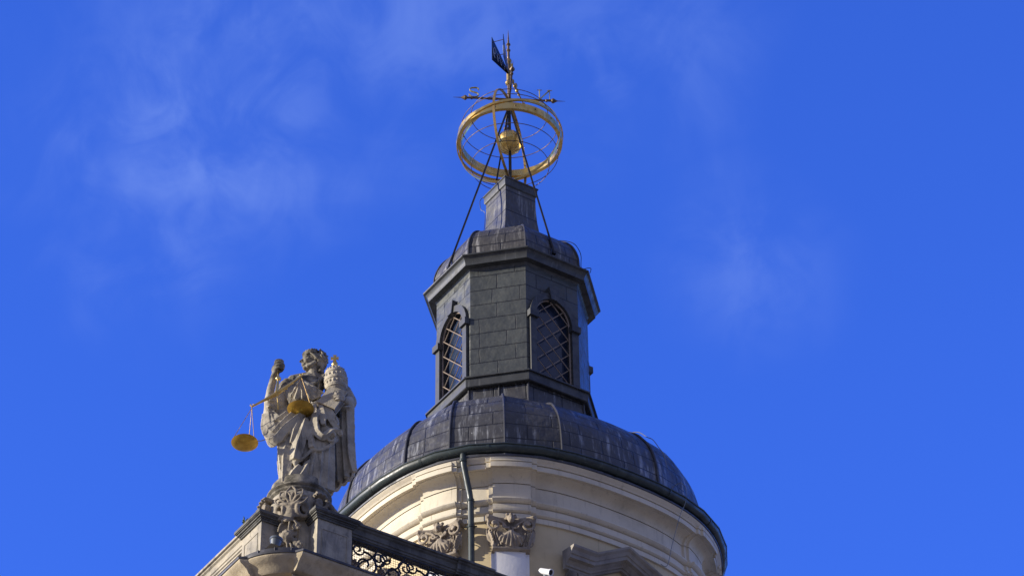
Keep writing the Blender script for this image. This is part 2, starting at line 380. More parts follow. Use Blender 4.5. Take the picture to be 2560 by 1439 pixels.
# pilasters with carved capitals
def sector(m, a0, a1, o, z0, z1, n=6):
    rows = []
    for z in (z0, z1): rows.append([pol(lerp(a0, a1, i/n), drumR(lerp(a0, a1, i/n))-.05, z) for i in (0,)] + [pol(lerp(a0, a1, i/n), drumR(lerp(a0, a1, i/n))+o, z) for i in range(n+1)] + [pol(a1, drumR(a1)-.05, z)])
    m.grid(rows)
def make_capital():
    m = MB(); X, Y, Z = Vector((1, 0, 0)), Vector((0, 1, 0)), Vector((0, 0, 1))   # x along wall, y out of wall, z up; origin bottom centre
    m.box((0, .06, .36), X, Y, Z, .64, .16, .72)                   # bell
    m.box((0, .07, .035), X, Y, Z, .76, .26, .055); m.tube([(-.38, .17, .05), (.38, .17, .05)], .028)
    # concave abacus with flaring corners
    ab = []
    for x in np.linspace(-.47, .47, 13): ab.append((x, .13+.13*(abs(x)/.47)**2.2, .73+.015*(abs(x)/.47)**2))
    m.tube(ab, .045, 6); m.tube([(x, y-.03, z-.055) for x, y, z in ab], .04, 6)
    for sg in (-1, 1): m.tube([(sg*.45, 0, .72), (sg*.47, .27, .74)], .05, 6)
    # big volutes
    for sg in (-1, 1):
        sp = []
        for i in range(34):
            t = i/33; r = .125*(1-t)**.75+.010; a = 1.75+t*8.6
            sp.append((sg*.335+sg*math.cos(a)*r*-1, .20+.07*t, .565+math.sin(a)*r))
        m.tube(sp, [.036-.012*i/33 for i in range(34)], 7)
        m.ell((sg*.335, .25, .565), .035, .03, .035)
        m.tube(spline([(sg*.03, .16, .47), (sg*.10, .19, .55), (sg*.17, .19, .63), (sg*.30, .19, .69)]), .03, 7)
        # inner small scrolls
        m.tube(spline([(sg*.02, .2, .53), (sg*.08, .225, .485), (sg*.15, .22, .51), (sg*.16, .21, .56), (sg*.115, .2, .565)]), .022, 6)
        # acanthus leaves drooping at the corners
        for q in range(5):
            x0 = .20+.05*q; zt = .46+.02*q
            m.tube(spline([(sg*(x0+.05), .13, zt), (sg*(x0+.085), .235-.02*q, zt-.10), (sg*(x0+.05), .215-.03*q, .25-.01*q), (sg*(x0+.015), .20-.03*q, .16), (sg*(x0+.0), .245-.035*q, .08+.012*q)]), [.014, .036, .034, .028, .03, .016], 6)
        for q in range(7):
            a_ = q/6; m.ell((sg*(.43-.10*a_), .15+.05*math.sin(a_*3), .44-.34*a_), .024, .05, .034)
        m.tube(spline([(sg*.44, .10, .52), (sg*.455, .14, .34), (sg*.37, .13, .16), (sg*.36, .2, .07)]), [.02, .05, .045, .03], 7)
    # hanging shell with fluted lobes
    m.ell((0, .17, .25), .25, .095, .20)
    for q in range(7):
        a = (q-3)*.30
        p0 = (math.sin(a)*.04, .19, .47); p1 = (math.sin(a)*.15, .27, .35-.02*abs(q-3)); p2 = (math.sin(a)*.27, .265, .15+.032*abs(q-3)); p3 = (math.sin(a)*.285, .21, .07+.038*abs(q-3))
        m.tube(spline([p0, p1, p2, p3]), [.016, .036, .056, .056, .03], 8)
    # little head at the middle of the abacus
    m.ell((0, .25, .69), .075, .075, .095)
    for q in range(9): m.ell((math.sin(q*.7)*.09, .235+.03*math.cos(q*1.7), .755+.04*math.cos(q*2.1)), .036)
    m.ell((0, .325, .67), .02, .02, .03)
    return m
cap0 = None
for k in range(4):
    for sg in (-1, 1):
        c = k*90+sg*9.6
        mm = MB(); sector(mm, c-5.3, c+5.3, .055, 31.0, 35.84); sector(mm, c-4.2, c+4.2, .12, 31.0, 35.845)
        tbuild(mm, 'pilaster', M['white'])
        nrm = c+math.degrees(math.atan(.76*math.sin(R(4*c))/drumR(c)))
        if cap0 is None:
            cap0 = make_capital().carve('capital', M['sash'], tower, .0135, 2); co = cap0
        else:
            co = cap0.copy(); C.objects.link(co); co.parent = tower
        p = pol(c, drumR(c)+.0, 35.84); co.location = p+TZ
        d = dirv(nrm); co.rotation_euler = (0, 0, math.atan2(d.y, d.x)-math.pi/2)

# windows of the drum with angular pediments (one per main face)
def main_frame(k):
    n = dirv(45+90*k); t = Vector((-n.y, n.x, 0)); return n, t
for k in range(4):
    n, t = main_frame(k); r0 = drumR(45); o = n*r0
    wd = MB(); 
    poly = [(-1.38, 0), (-.80, 0), (0, .43), (.80, 0), (1.38, 0)]
    rows = []
    prof = [(.02, -.46), (.10, -.46), (.105, -.41), (.14, -.40), (.15, -.35), (.19, -.31), (.20, -.30), (.205, -.285), (.30, -.28), (.305, -.19), (.33, -.18), (.34, -.15), (.36, -.09), (.42, -.04), (.43, .01), (.02, .07)]
    for oo, dz in prof: rows.append([o+t*x+n*(oo)+UPZ*(35.98+y+dz*.84) for x, y in poly])
    wd.grid(rows)
    for end in (0, -1):
        k0 = len(wd.v); wd.add([r[end] for r in rows], [list(range(len(rows)))])
    wo = tbuild(wd, 'drum_window', M['pediment'], angle=25)
    for sg in (-1, 1):
        for q in range(2):
            br = MB(); pr = [(0, 0), (.10, .02), (.16, -.04), (.17, -.15), (.11, -.3), (.09, -.42), (0, -.5)]
            br.prism(pr, o+t*(sg*(1.22-.2*q))+UPZ*35.57, n, UPZ, t, -.085, .085); br.build('bracket', M['stone'], wo)
    sur = MB(); 
    for sg in (-1, 1): sur.box(o+t*(sg*.72)+n*.1+UPZ*34.1, t, n, UPZ, .2, .16, 2.6)
    sur.box(o+n*.09+UPZ*35.4, t, n, UPZ, 1.24, .14, .18)
    sur.tube(spline([o+t*x+n*.16+UPZ*z for x, z in ((-.28, 35.3), (-.2, 35.5), (0, 35.62), (.2, 35.5), (.28, 35.3))]), .06, 8)
    sur.ell(o+n*.16+UPZ*35.45, .2, .2, .14)
    sur.build('surround', M['cream'], wo)
    pn = MB(); pn.box(o+n*.05+UPZ*34.1, t, n, UPZ, 1.2, .06, 2.4); pn.build('pane', M['glass'], wo)

# gutter in straight lengths, with joints, and the downpipe
gm = MB(); gl = [a for a in range(-180, 180, 9)]
def gut_prof(p, d):
    return [p+d*(.112*math.cos(q))+UPZ*(.112*math.sin(q)) for q in np.linspace(0.25, -math.pi-.25, 11)]
rows = [gut_prof(pol(a, drumR(a)+.52, 38.09), dirv(a)) for a in gl]
gm.grid(rows, cu=True)
lip = [pol(a, drumR(a)+.635, 38.12) for a in gl]; gm.tube(lip, .018, 6, closed=True)
gut = tbuild(gm, 'gutter', M['gutter'], angle=50)
for i in range(len(gl)):
    jm = MB()
    a = lerp(gl[i], gl[i]+9, .5); p = (pol(gl[i], drumR(gl[i])+.52, 38.09)+pol(gl[i]+9, drumR(gl[i]+9)+.52, 38.09))*.5
    d = dirv(a); tt = Vector((-d.y, d.x, 0))
    if i % 2 == 0: jm.grid([[q+tt*s for q in [p+d*(.121*math.cos(w))+UPZ*(.121*math.sin(w)) for w in np.linspace(.2, -math.pi, 9)]] for s in (-.03, .03)]); jm.build('gutter_joint', M['gutter'], gut)
dp = MB(); d0 = dirv(-2.2)
def pp(o, z, rel=-.6): return pol(rel, drumR(rel)+o, z)
path = [pp(.50, 38.0, -1.9), pp(.50, 37.86, -1.9), pp(.47, 37.74, -1.8), pp(.24, 37.2, -1.0), pp(.20, 37.05, -.85), pp(.20, 36.2, -.7), pp(.20, 31.2, -.6)]
dp.tube(path, .064, 12)
pipe = tbuild(dp, 'downpipe', M['pipe'])
for z, rel, o in ((37.84, -1.9, .50), (37.05, -.85, .20), (36.42, -.75, .20), (35.0, -.65, .2)):
    c = pp(o, z, rel); bk = MB(); bk.tube([c-UPZ*.03, c+UPZ*.03], .077, 12); bk.build('pipe_collar', M['gutter'], pipe)
bk = MB(); c = pp(.2, 36.42, -.75); dd = dirv(0); bk.tube([c-dd*.22, c+dd*.06], .018, 6); tt = Vector((-dd.y, dd.x, 0)); bk.tube([c-tt*.12, c+tt*.12], .016, 6)
bk.build('pipe_bracket', M['gutter'], pipe)

# ---- big dome: faceted skirt roof between lantern foot and gutter
HIPS = [(-78, -90, .14), (-52, -68.7, .16), (-23, -42, .15), (-7.7, -21.3, .03), (8.5, 0.5, 0), (25.2, 21.3, .20), (59.2, 68.7, .20), (73, 79, .06), (86, 90, .0), (100, 101, .04), (118, 111.3, .2), (143, 158.7, .2), (172, 180, .1), (200, 201.3, .2), (230, 248.7, .2), (258, 268, .1)]
DPROF = [(1.80, 41.86), (1.80, 41.42), (1.83, 41.23), (1.93, 41.07), (2.14, 40.95), (2.5, 40.80), (2.9, 40.60), (3.2, 40.42), (3.42, 40.23), (3.58, 40.02), (3.73, 39.74), (3.84, 39.42), (3.92, 39.05), (3.97, 38.6), (4.0, 38.05)]
def octR(rel, Rv):             # octagon with vertices at +-21.3 off each corner direction
    a = ((rel+45) % 90)-45
    if abs(a) <= 21.3: return Rv*math.cos(R(21.3))/math.cos(R(a))
    b = abs(a)-45; return Rv*math.cos(R(23.7))/math.cos(R(b))
def hip_pts(h):
    e, l, dz = h; L0 = pol(l, octR(l, 1.80), 0); E0 = pol(e, 4.06+.07*math.cos(R(4*e)), 0); out = []
    for r, z in DPROF:
        s = (r-1.80)/(4.0-1.80); p = L0.lerp(E0, s); p.z = z-dz*max(0, min(1, (r-1.79)/.15))*max(0, min(1, (3.98-r)/.35)); out.append(p)
    return out
dm = MB(); cols = [hip_pts(h) for h in HIPS]
arc = [0]
for i in range(1, len(DPROF)): arc.append(arc[-1]+math.hypot(DPROF[i][0]-DPROF[i-1][0], DPROF[i][1]-DPROF[i-1][1]))
for c in range(len(cols)):
    a, b = cols[c], cols[(c+1) % len(cols)]; ns = 6
    rows = []; uvs = []; ou = random.random()*3; ov = random.uniform(-.06, .06)
    for i in range(len(DPROF)):
        w = (b[i]-a[i]).length
        row = []
        for j in range(ns+1):
            p = a[i].lerp(b[i], j/ns); k = min(1, max(0, (DPROF[i][0]-1.95)/1.2))*(.55 if w > 1.6 else .15)
            h = Vector((p.x, p.y, 0)); rr_ = lerp(Vector((a[i].x, a[i].y)).length, Vector((b[i].x, b[i].y)).length, j/ns)
            q = h.normalized()*lerp(h.length, rr_, k); row.append(Vector((q.x, q.y, p.z)))
        rows.append(row)
        uvs.append([(ou+(j/ns-.5)*w, arc[i]+ov+.03*math.sin(j/ns*2+c)) for j in range(ns+1)])
    dm.grid(rows, uv=uvs)
dome = tbuild(dm, 'dome_roof', M['dome'], angle=22)
for ci, c in enumerate(cols):
    if ci in (7, 8): continue
    wm = MB(); wm.tube([p+Vector((p.x, p.y, 0)).normalized()*.012+UPZ*.012 for p in spline(c, 3)], .026, 6); wm.build('roof_welt', M['welt'], dome)

# ---- lantern
def octring(Rv, z): return [pol(a, Rv, z) for a in (-68.7, -21.3, 21.3, 68.7, 111.3, 158.7, 201.3, 248.7)]
def oct_sweep(prof, name, mat, parent=tower, angle=20, uvscale=True):
    m = MB(); rings = [octring(r, z) for r, z in prof]; ar = [0]
    for i in range(1, len(prof)): ar.append(ar[-1]+math.hypot(prof[i][0]-prof[i-1][0], prof[i][1]-prof[i-1][1]))
    for k in range(8):
        rows = []; uv = []; ou = k*1.37
        for i in range(len(prof)):
            a, b = rings[i][k], rings[i][(k+1) % 8]; w = (b-a).length
            rows.append([a.lerp(b, j/4) for j in range(5)]); uv.append([(ou+(j/4-.5)*w, ar[i]) for j in range(5)])
        m.grid(rows, uv=uv)
    return tbuild(m, name, mat, parent, angle=angle)
RW = 1.74; AP = RW*math.cos(R(23.7)); HW = RW*math.sin(R(23.7))
SILL, SPR, RISE, OW = 42.02, 43.86, .56, .475
def arch(hw, spr, rise, n=14): return [(hw*math.cos(a), spr+rise*math.sin(a)) for a in np.linspace(0, math.pi, n)]
wallm = MB()
for k in range(8):
    ring0, ring1 = octring(RW, 41.9), octring(RW, 45.25)
    if k % 2 == 1:                                    # corner faces: blind
        a, b, c, d = ring0[k], ring0[(k+1) % 8], ring1[(k+1) % 8], ring1[k]; w = (b-a).length
        rows = [[a.lerp(b, j/4).lerp(d.lerp(c, j/4), i/6) for j in range(5)] for i in range(7)]
        uv = [[(k*.83+j/4*w+.2, 3.35*i/6+.12) for j in range(5)] for i in range(7)]
        wallm.grid(rows, uv=uv)
lw = None
faces = [(-45, 0), (45, 1), (135, 2), (225, 3)]
for rel, k in faces:
    n = dirv(rel); t = Vector((-n.y, n.x, 0)); o = n*AP
    out = [(-HW, 41.9), (-OW, 41.9)] + [(x, z) for x, z in reversed(arch(OW, SPR, RISE))] + [(OW, 41.9), (HW, 41.9), (HW, 45.25), (-HW, 45.25)]
    wallm.add([o+t*x+UPZ*z for x, z in out], [list(range(len(out)))], [[(k*1.7+x+2.0, z-41.9+.12) for x, z in out]])
lwall = tbuild(wallm, 'lantern_wall', M['lantern'], angle=15)
win0 = None
def make_window():
    """built for a face whose outward normal is +Y and centre is the origin; z is world height less 42"""
    X, Y = Vector((1, 0, 0)), Vector((0, 1, 0)); root = MB()
    ins = [(OW, SILL-.1)]+arch(OW, SPR, RISE)+[(-OW, SILL-.1)]
    outl = [(OW+.155, SILL-.1)]+arch(OW+.155, SPR, RISE+.16)+[(-OW-.155, SILL-.1)]
    sm = MB(); D = .07
    rows = []
    for oo, (pi) in ((0.0, outl), (D, outl), (D, ins), (-.16, ins)): rows.append([Vector((x, oo, z-42)) for x, z in pi])
    sm.grid(rows)
    for sg in (-1, 1): sm.box((sg*(OW+.085), .05, SPR-42-.06), X, Y, UPZ, .235, .16, .17)
    key = [(-.085, SPR+RISE-42-.03), (.085, SPR+RISE-42-.03), (.14, SPR+RISE-42+.30), (-.14, SPR+RISE-42+.30)]
    sm.prism(key, (0, 0, 0), X, UPZ, Y, -.02, .115)
    so = sm.build('lantern_window', M['trim'], tower, angle=30)
    pm = MB(); ol = ins; pm.add([Vector((x, -.14, z-42)) for x, z in ol], [list(range(len(ol)))]); pm.build('pane', M['glass'], so)
    gm = MB()
    fr = [Vector((x*.97, -.02, z-42)) for x, z in ins]; gm.tube(fr, .022, 6)
    def inside(x, z):
        if z < SILL-.05: return False
        if z <= SPR: return abs(x) < OW
        return (x/OW)**2+((z-SPR)/RISE)**2 < 1
    for sl in (-1, 1):
        for q in range(-9, 10):
            c = 43.1+q*.42; pts = []
            for x in np.linspace(-OW, OW, 60):
                z = c+sl*x*1.0
                if inside(x, z): pts.append(Vector((x, -.035+(.018 if sl > 0 else 0), z-42)))
            if len(pts) > 3: gm.tube([pts[0], pts[-1]], .0125, 5)
    gm.build('grille', M['rust'], so)
    return so
for i, (rel, k) in enumerate(faces):
    n = dirv(rel)
    if win0 is None: win0 = make_window(); w = win0
    else:
        w = win0.copy(); C.objects.link(w); w.parent = tower
        for ch in win0.children:
            c2 = ch.copy(); C.objects.link(c2); c2.parent = w
    w.location = n*AP+Vector((0, 0, 42-32)); w.rotation_euler = (0, 0, math.atan2(n.y, n.x)-math.pi/2)
oct_sweep([(1.72, 42.15), (1.955, 42.11), (1.985, 42.09), (1.985, 42.055), (1.935, 42.05), (1.93, 41.845), (1.91, 41.83), (1.78, 41.85)], 'lantern_sill', M['trim'])
oct_sweep([(1.73, 45.16), (1.75, 45.20), (1.78, 45.24), (1.90, 45.25), (1.93, 45.245), (1.935, 45.30), (1.945, 45.33), (1.965, 45.38), (2.0, 45.42), (2.055, 45.445), (2.06, 45.475), (1.80, 45.56)], 'lantern_cornice', M['trim'])
cup = oct_sweep([(1.80, 45.54), (1.80, 45.72), (1.785, 45.95), (1.72, 46.18), (1.61, 46.40), (1.44, 46.58), (1.22, 46.70), (.98, 46.80), (.75, 46.92), (.5, 47.02)], 'cupola_roof', M['cupola'], angle=28)
for i in range(8):
    cw = MB(); pts = [octring(r+.008, z)[i] for r, z in [(1.80, 45.56), (1.80, 45.72), (1.785, 45.95), (1.72, 46.18), (1.61, 46.40), (1.44, 46.58), (1.22, 46.70), (.98, 46.80)]]
    cw.tube(spline(pts, 3), .022, 6); cw.build('cupola_welt', M['welt'], cup)
# shaft under the armillary sphere: square, corner towards the square, flared foot
def sq_sweep(prof, name, mat, parent=tower, angle=20):
    m = MB(); ar = [0]
    for i in range(1, len(prof)): ar.append(ar[-1]+math.hypot(prof[i][0]-prof[i-1][0], prof[i][1]-prof[i-1][1]))
    for k in range(4):
        rows = []; uv = []
        for i, (r, z) in enumerate(prof):
            a, b = pol(k*90, r, z), pol(k*90+90, r, z); w = (b-a).length
            rows.append([a.lerp(b, j/4) for j in range(5)]); uv.append([(k*1.3+1+(j/4-.5)*w, ar[i]) for j in range(5)])
        m.grid(rows, uv=uv)
    if parent == tower: 
        return tbuild(m, name, mat, parent, angle=angle)
    return m.build(name, mat, parent, angle=angle)
shaft = sq_sweep([(1.02, 46.6), (.85, 46.85), (.75, 47.1), (.67, 47.4), (.62, 47.75), (.595, 48.1), (.59, 48.6)], 'roof_shaft', M['pedsheet'])
sq_sweep([(.585, 48.49), (.63, 48.52), (.64, 48.54), (.64, 48.70), (.67, 48.72), (.67, 48.75), (.1, 48.86)], 'shaft_cap', M['trim'], parent=shaft)

# ================================================================== ARMILLARY SPHERE
ac = Vector((0, 0, 50.40)); arm = thing('armillary_sphere', (0, 0, 48.8), 'gilded armillary sphere of open hoops around a ball, on black struts above the dome', 'armillary sphere')
AZ = Vector((0, 0, -48.8))
def abuild(mb, name, mat, parent=arm, **kw):
    o = mb.build(name, mat, parent, **kw)
    if parent == arm: o.location = AZ
    return o
def band(m, rad, w, th, rot, n=72, c=ac):
    rows = []
    for i in range(n):
        a = 2*math.pi*i/n; e = rot @ Vector((math.cos(a), math.sin(a), 0)); z = rot @ UPZ
        rows.append([c+e*(rad+th/2)+z*w/2, c+e*(rad-th/2)+z*w/2, c+e*(rad-th/2)-z*w/2, c+e*(rad+th/2)-z*w/2])
    m.grid(rows, cu=True, cv=True)
m = MB(); band(m, 1.21, .19, .09, Matrix.Rotation(R(1.5), 3, 'Y')); ring = abuild(m, 'horizon_ring', M['gold'], angle=30)
for i in range(16):
    m = MB(); a = 2*math.pi*(i+.3)/16; e = Vector((math.cos(a), math.sin(a), 0)); p = ac+e*1.25; m.ell(p, .022); m.build('ring_bolt', M['rod'], ring)
for az in (-17, 73):
    m = MB(); rt = Matrix.Rotation(R(az), 3, 'Z') @ Matrix.Rotation(R(90), 3, 'Y'); band(m, 1.255, .06, .025, rt); abuild(m, 'meridian_hoop', M['goldworn'] if az < 0 else M['gold'], angle=30)
m = MB(); band(m, 1.27, .075, .03, Matrix.Rotation(R(-7), 3, 'X') @ Matrix.Rotation(R(-7), 3, 'Y')); abuild(m, 'ecliptic_hoop', M['gold'], angle=30)
for h in (-.82, -.46, .46, .82):
    r = math.sqrt(1.235**2-h*h); m = MB(); m.tube([ac+Vector((r*math.cos(a), r*math.sin(a), h)) for a in np.linspace(0, 2*math.pi, 64, endpoint=False)], .0095, 6, closed=True); abuild(m, "parallel_hoop", M["rod"])
m = MB(); prof = [(.002, -.30), (.06, -.294), (.12, -.275), (.18, -.24), (.235, -.187), (.275, -.12), (.297, -.04), (.30, .03), (.308, .035), (.308, .07), (.299, .075), (.283, .13), (.25, .19), (.20, .245), (.14, .28), (.07, .30), (.002, .305)]
m.lathe(prof, ac+Vector((0, 0, -.07)), 28); ball = abuild(m, 'globe', M['gold'])
m = MB()
for i in range(10):
    a = 2*math.pi*i/10; m.tube([ac+Vector((math.cos(a)*r, math.sin(a)*r, z-.07)) for r, z in prof[1:-3]], .008, 5)
m.build('globe_seam', M['goldworn'], ball)
m = MB(); m.tube([(0, 0, 48.78), (0, 0, 51.75)], .05, 4); abuild(m, 'post', M['iron'], smooth=False)
for k in range(4):
    m = MB(); d = dirv(-45+90*k); m.tube([d*.06+UPZ*51.33, d*1.74+UPZ*45.70], .026, 4); m.box(d*1.72+UPZ*45.74, d, d.cross(UPZ), UPZ, .07, .08, .08)
    abuild(m, 'strut', M['iron'], smooth=False)

# ================================================================== WEATHER VANE
van = thing('weather_vane', (0, 0, 51.5), 'dark two-plate weather vane dated 1999 over gilded N and S compass arms', 'weather vane')
VZ = Vector((0, 0, -51.5))
def vbuild(mb, name, mat, parent=van, **kw):
    o = mb.build(name, mat, parent, **kw)
    if parent == van: o.location = VZ
    return o
m = MB(); m.lathe([(.045, 51.7), (.04, 52.2), (.03, 52.3), (.02, 53.0), (.034, 53.02), (.03, 53.3), (.05, 53.32), (.05, 53.35), (.028, 53.38), (.028, 53.50), (.052, 53.52), (.05, 53.55), (.026, 53.57), (.02, 53.7), (.003, 54.02)], n=12)
vbuild(m, 'pole', M['rod'])
m = MB(); m.lathe([(.055, 52.20), (.085, 52.23), (.09, 52.27), (.07, 52.31), (.058, 52.34), (.058, 52.9), (.075, 52.94), (.075, 53.0), (.06, 53.03), (.03, 53.05)], n=16); vbuild(m, 'sleeve', M['goldworn'])
def glyph9(k=22):
    p = [(.5+.33*math.cos(a), .67+.29*math.sin(a)) for a in np.linspace(-.2, 2*math.pi-.2, k)]
    return [p+[(.80, .45), (.66, .16), (.42, .02)]]
def glyph1(): return [[(.3, .75), (.55, 1.0), (.55, 0.0)], [(.35, 0), (.75, 0)]]
plates = []
for j, (dx, dy) in enumerate(((-.40, -.62), (-.12, -.72))):
    e = Vector((dx, dy, 0)); L = e.length; e.normalize(); nn = Vector((e.y, -e.x, 0)); base = Vector((0, 0, 0))
    # tapered plate: narrow at the pole, tall at the free end
    z0, z1, z2 = 52.58, 52.46, 53.21
    m = MB(); m.prism([(.045, z0-.06), (L, z1), (L, z2), (.045, z0+.06)], base, e, UPZ, nn, -.006, .006); pl = vbuild(m, 'vane_plate', M['vane'], smooth=False); plates.append(pl)
    dm_ = MB(); xs = [.20, .335, .475, .635]
    for q, gx in enumerate(xs):
        f = gx/L; lo, hi = lerp(z0-.06, z1, f), lerp(z0+.06, z2, f); hgt = (hi-lo)*.50; zb = lerp(lo, hi, .20); wd = .105+.05*f
        for st in (glyph1() if q == 0 else glyph9()):
            for sd in (-1, 1): dm_.tube([base+e*(gx+(gxx-.5)*wd)+UPZ*(zb+gz*hgt)+nn*(sd*.008) for gxx, gz in st], .0135+.004*f, 6, flat=.4, up=nn)
    dm_.build('year_digits', M['digit'], pl)
for zz, fr in ((53.08, .93), (52.76, .70)):
    a = Vector((-.40, -.62, 0))*fr; b = Vector((-.12, -.72, 0))*fr; m = MB(); m.tube([a+UPZ*zz, b+UPZ*zz], .009, 5); vbuild(m, 'spacer', M['rod'])
# pointer on the far side of the pole
pd = Vector((.33, .80, 0)).normalized(); m = MB()
m.tube([pd*.05+UPZ*52.55, pd*.95+UPZ*52.33], [.03, .012], 6)
for q, r in ((.22, .05), (.36, .04), (.5, .045), (.62, .035)): m.ell(pd*q+UPZ*(52.55-.24*q), r, r, r*1.3)
m.ell(pd*.42+UPZ*52.52, .05, .05, .09); m.lathe([(.045, 0), (.03, .06), (.002, .2)], pd*.9+UPZ*52.34, 8, rot=Vector((pd.x, pd.y, -.24)).to_track_quat('Z', 'Y').to_matrix())
vbuild(m, 'pointer', M['goldworn'])
aX = Vector((math.cos(R(4.5)), math.sin(R(4.5)), 0)); aY = Vector((-aX.y, aX.x, 0)); cz = Vector((0, 0, 51.73))
for di in (aX, -aX, aY, -aY):
    m = MB(); m.tube([cz, cz+di*1.12], .026, 6); q = di.to_track_quat('Z', 'Y').to_matrix()
    m.lathe([(.012, .86), (.04, .89), (.04, .92), (.012, .95), (.015, 1.0), (.06, 1.04), (.065, 1.07), (.02, 1.15), (.012, 1.17), (.003, 1.36)], cz, 10, rot=q)
    m.tube([cz+di*.28, cz+di*.52], .034, 6)
    vbuild(m, 'compass_arm', M['rod'])
# letters are cut to be read from the far side, so they show reversed here
def stroke(m, pts, r, at, ex, h, w):
    m.tube([at+ex*(x*w)+UPZ*(z*h) for x, z in pts], r*.95, 6, flat=.5, up=aY)
m = MB(); at = cz+aX*.86+UPZ*.035
stroke(m, [(-.45, 0), (-.45, 1)], .030, at, aX, .30, .27); stroke(m, [(.45, 0), (.45, 1)], .024, at, aX, .30, .27); stroke(m, [(-.45, .0), (.45, 1.0)], .030, at, aX, .30, .27)
for x, z in ((-.45, 0), (-.45, 1), (.45, 0), (.45, 1)): stroke(m, [(x-.22, z), (x+.22, z)], .014, at, aX, .30, .27)
vbuild(m, 'letter_north', M['letter'])
m = MB(); at = cz-aX*.85+UPZ*.035
sp = spline([(-.42, .80, 0), (-.30, .97, 0), (0, 1.0, 0), (.32, .90, 0), (.34, .66, 0), (.05, .53, 0), (-.30, .40, 0), (-.40, .18, 0), (-.12, .0, 0), (.22, .03, 0), (.42, .24, 0)], 5)
stroke(m, [(-q.x, q.y) for q in sp], .028, at, aX, .30, .27)
stroke(m, [(.44, .70), (.44, 1.0)], .014, at, aX, .30, .27); stroke(m, [(-.44, .0), (-.44, .32)], .014, at, aX, .30, .27)
vbuild(m, 'letter_south', M['letter'])
for sg, nm in ((-1, 'letter_east'), (1, 'letter_west')):
    m = MB(); at = cz+aY*(sg*.86)+UPZ*.03
    if sg < 0: strokes = [[(-.35, 0), (-.35, 1)], [(-.35, 0), (.35, 0)], [(-.35, .5), (.25, .5)], [(-.35, 1), (.35, 1)]]
    else: strokes = [[(-.5, 1), (-.25, 0), (0, .8), (.25, 0), (.5, 1)]]
    for st in strokes: m.tube([at+aY*(x*.24)+UPZ*(z*.26) for x, z in st], .024, 6, flat=.35, up=aX)
    vbuild(m, nm, M['letter'])

# ================================================================== TERRACE CORNER (two receding parapets meeting in front)
TH = R(33.87); eR = Vector((math.cos(TH), math.sin(TH), 0)); eL = Vector((-math.sin(TH), math.cos(TH), 0))
T0 = Vector((-4.2226, -10.0, 33.238))
def T(x, y, dz=0.0): return T0+eR*x+eL*y+UPZ*dz
KC = (.62, .62)
def corner_path(o, far=15.0, rr=.59):
    pts = [(-o, far), (-o, 6), (-o, .22)]
    pts += [(KC[0]+(o+rr)*math.cos(R(a)), KC[1]+(o+rr)*math.sin(R(a))) for a in np.linspace(204, 246, 15)]
    pts += [(.22, -o), (6, -o), (far, -o)]
    return pts
bld = thing('university_building', T(1, 1, -33.2), 'pale stuccoed building corner with curved moulded cornice under the statue', 'building')
def bbuild(mb, name, mat, **kw):
    o = mb.build(name, mat, bld, **kw); o.location = -bld.location; return o
m = MB(); m.grid([[T(x, y, dz) for x, y in corner_path(o)] for o, dz in ((.02, -33.2), (.02, -2.0), (.06, -1.99), (.06, -1.93), (.1, -1.92), (.1, -1.86))]); bbuild(m, 'wall', M['wallstone'], angle=25)
m = MB(); pr = [(.06, -1.95), (.10, -1.95), (.12, -1.90), (.16, -1.88), (.22, -1.87), (.25, -1.83), (.25, -1.80), (.22, -1.775), (.22, -1.76), (.36, -1.755), (.40, -1.72), (.43, -1.66), (.50, -1.60), (.56, -1.56), (.585, -1.52), (.585, -1.485), (.1, -1.47)]
m.grid([[T(x, y, dz) for x, y in corner_path(o)] for o, dz in pr]); bbuild(m, 'cornice', M['wallstone'], angle=28)
m = MB(); pr = [(.56, -1.487), (.605, -1.49), (.61, -1.45), (.59, -1.445), (.30, -1.36), (.05, -1.27), (-.1, -1.25)]
m.grid([[T(x, y, dz) for x, y in corner_path(o)] for o, dz in pr])
# curved lead upstand over the rounded corner
rows = []
for o, dz in ((.52, -1.43), (.52, -1.335), (.50, -1.32), (.0, -1.24)): rows.append([T(KC[0]+(o+.59)*math.cos(R(a)), KC[1]+(o+.59)*math.sin(R(a)), dz) for a in np.linspace(196, 254, 19)])
m.grid(rows); bbuild(m, 'lead_flashing', M['lead'], angle=30)
for a in (212, 228, 243): m = MB(); m.tube([T(KC[0]+1.115*math.cos(R(a)), KC[1]+1.115*math.sin(R(a)), -1.43), T(KC[0]+1.115*math.cos(R(a)), KC[1]+1.115*math.sin(R(a)), -1.33)], .012, 5); bbuild(m, 'lead_welt', M['lead'])
for x in (1.2, 2.2, 3.2, 4.2): m = MB(); m.tube([T(x, -.60, -1.45), T(x, -.05, -1.27)], .014, 5); bbuild(m, 'lead_welt', M['lead'])
for y in (.9, 1.9, 2.9): m = MB(); m.tube([T(-.60, y, -1.45), T(-.05, y, -1.27)], .014, 5); bbuild(m, 'lead_welt', M['lead'])
m = MB(); m.add([T(-.2, 15, -1.26), T(-.2, -.2, -1.26), T(15, -.2, -1.26), T(15, 15, -1.26)], [[0, 1, 2, 3]]); bbuild(m, 'terrace_floor', M['floor'], smooth=False)

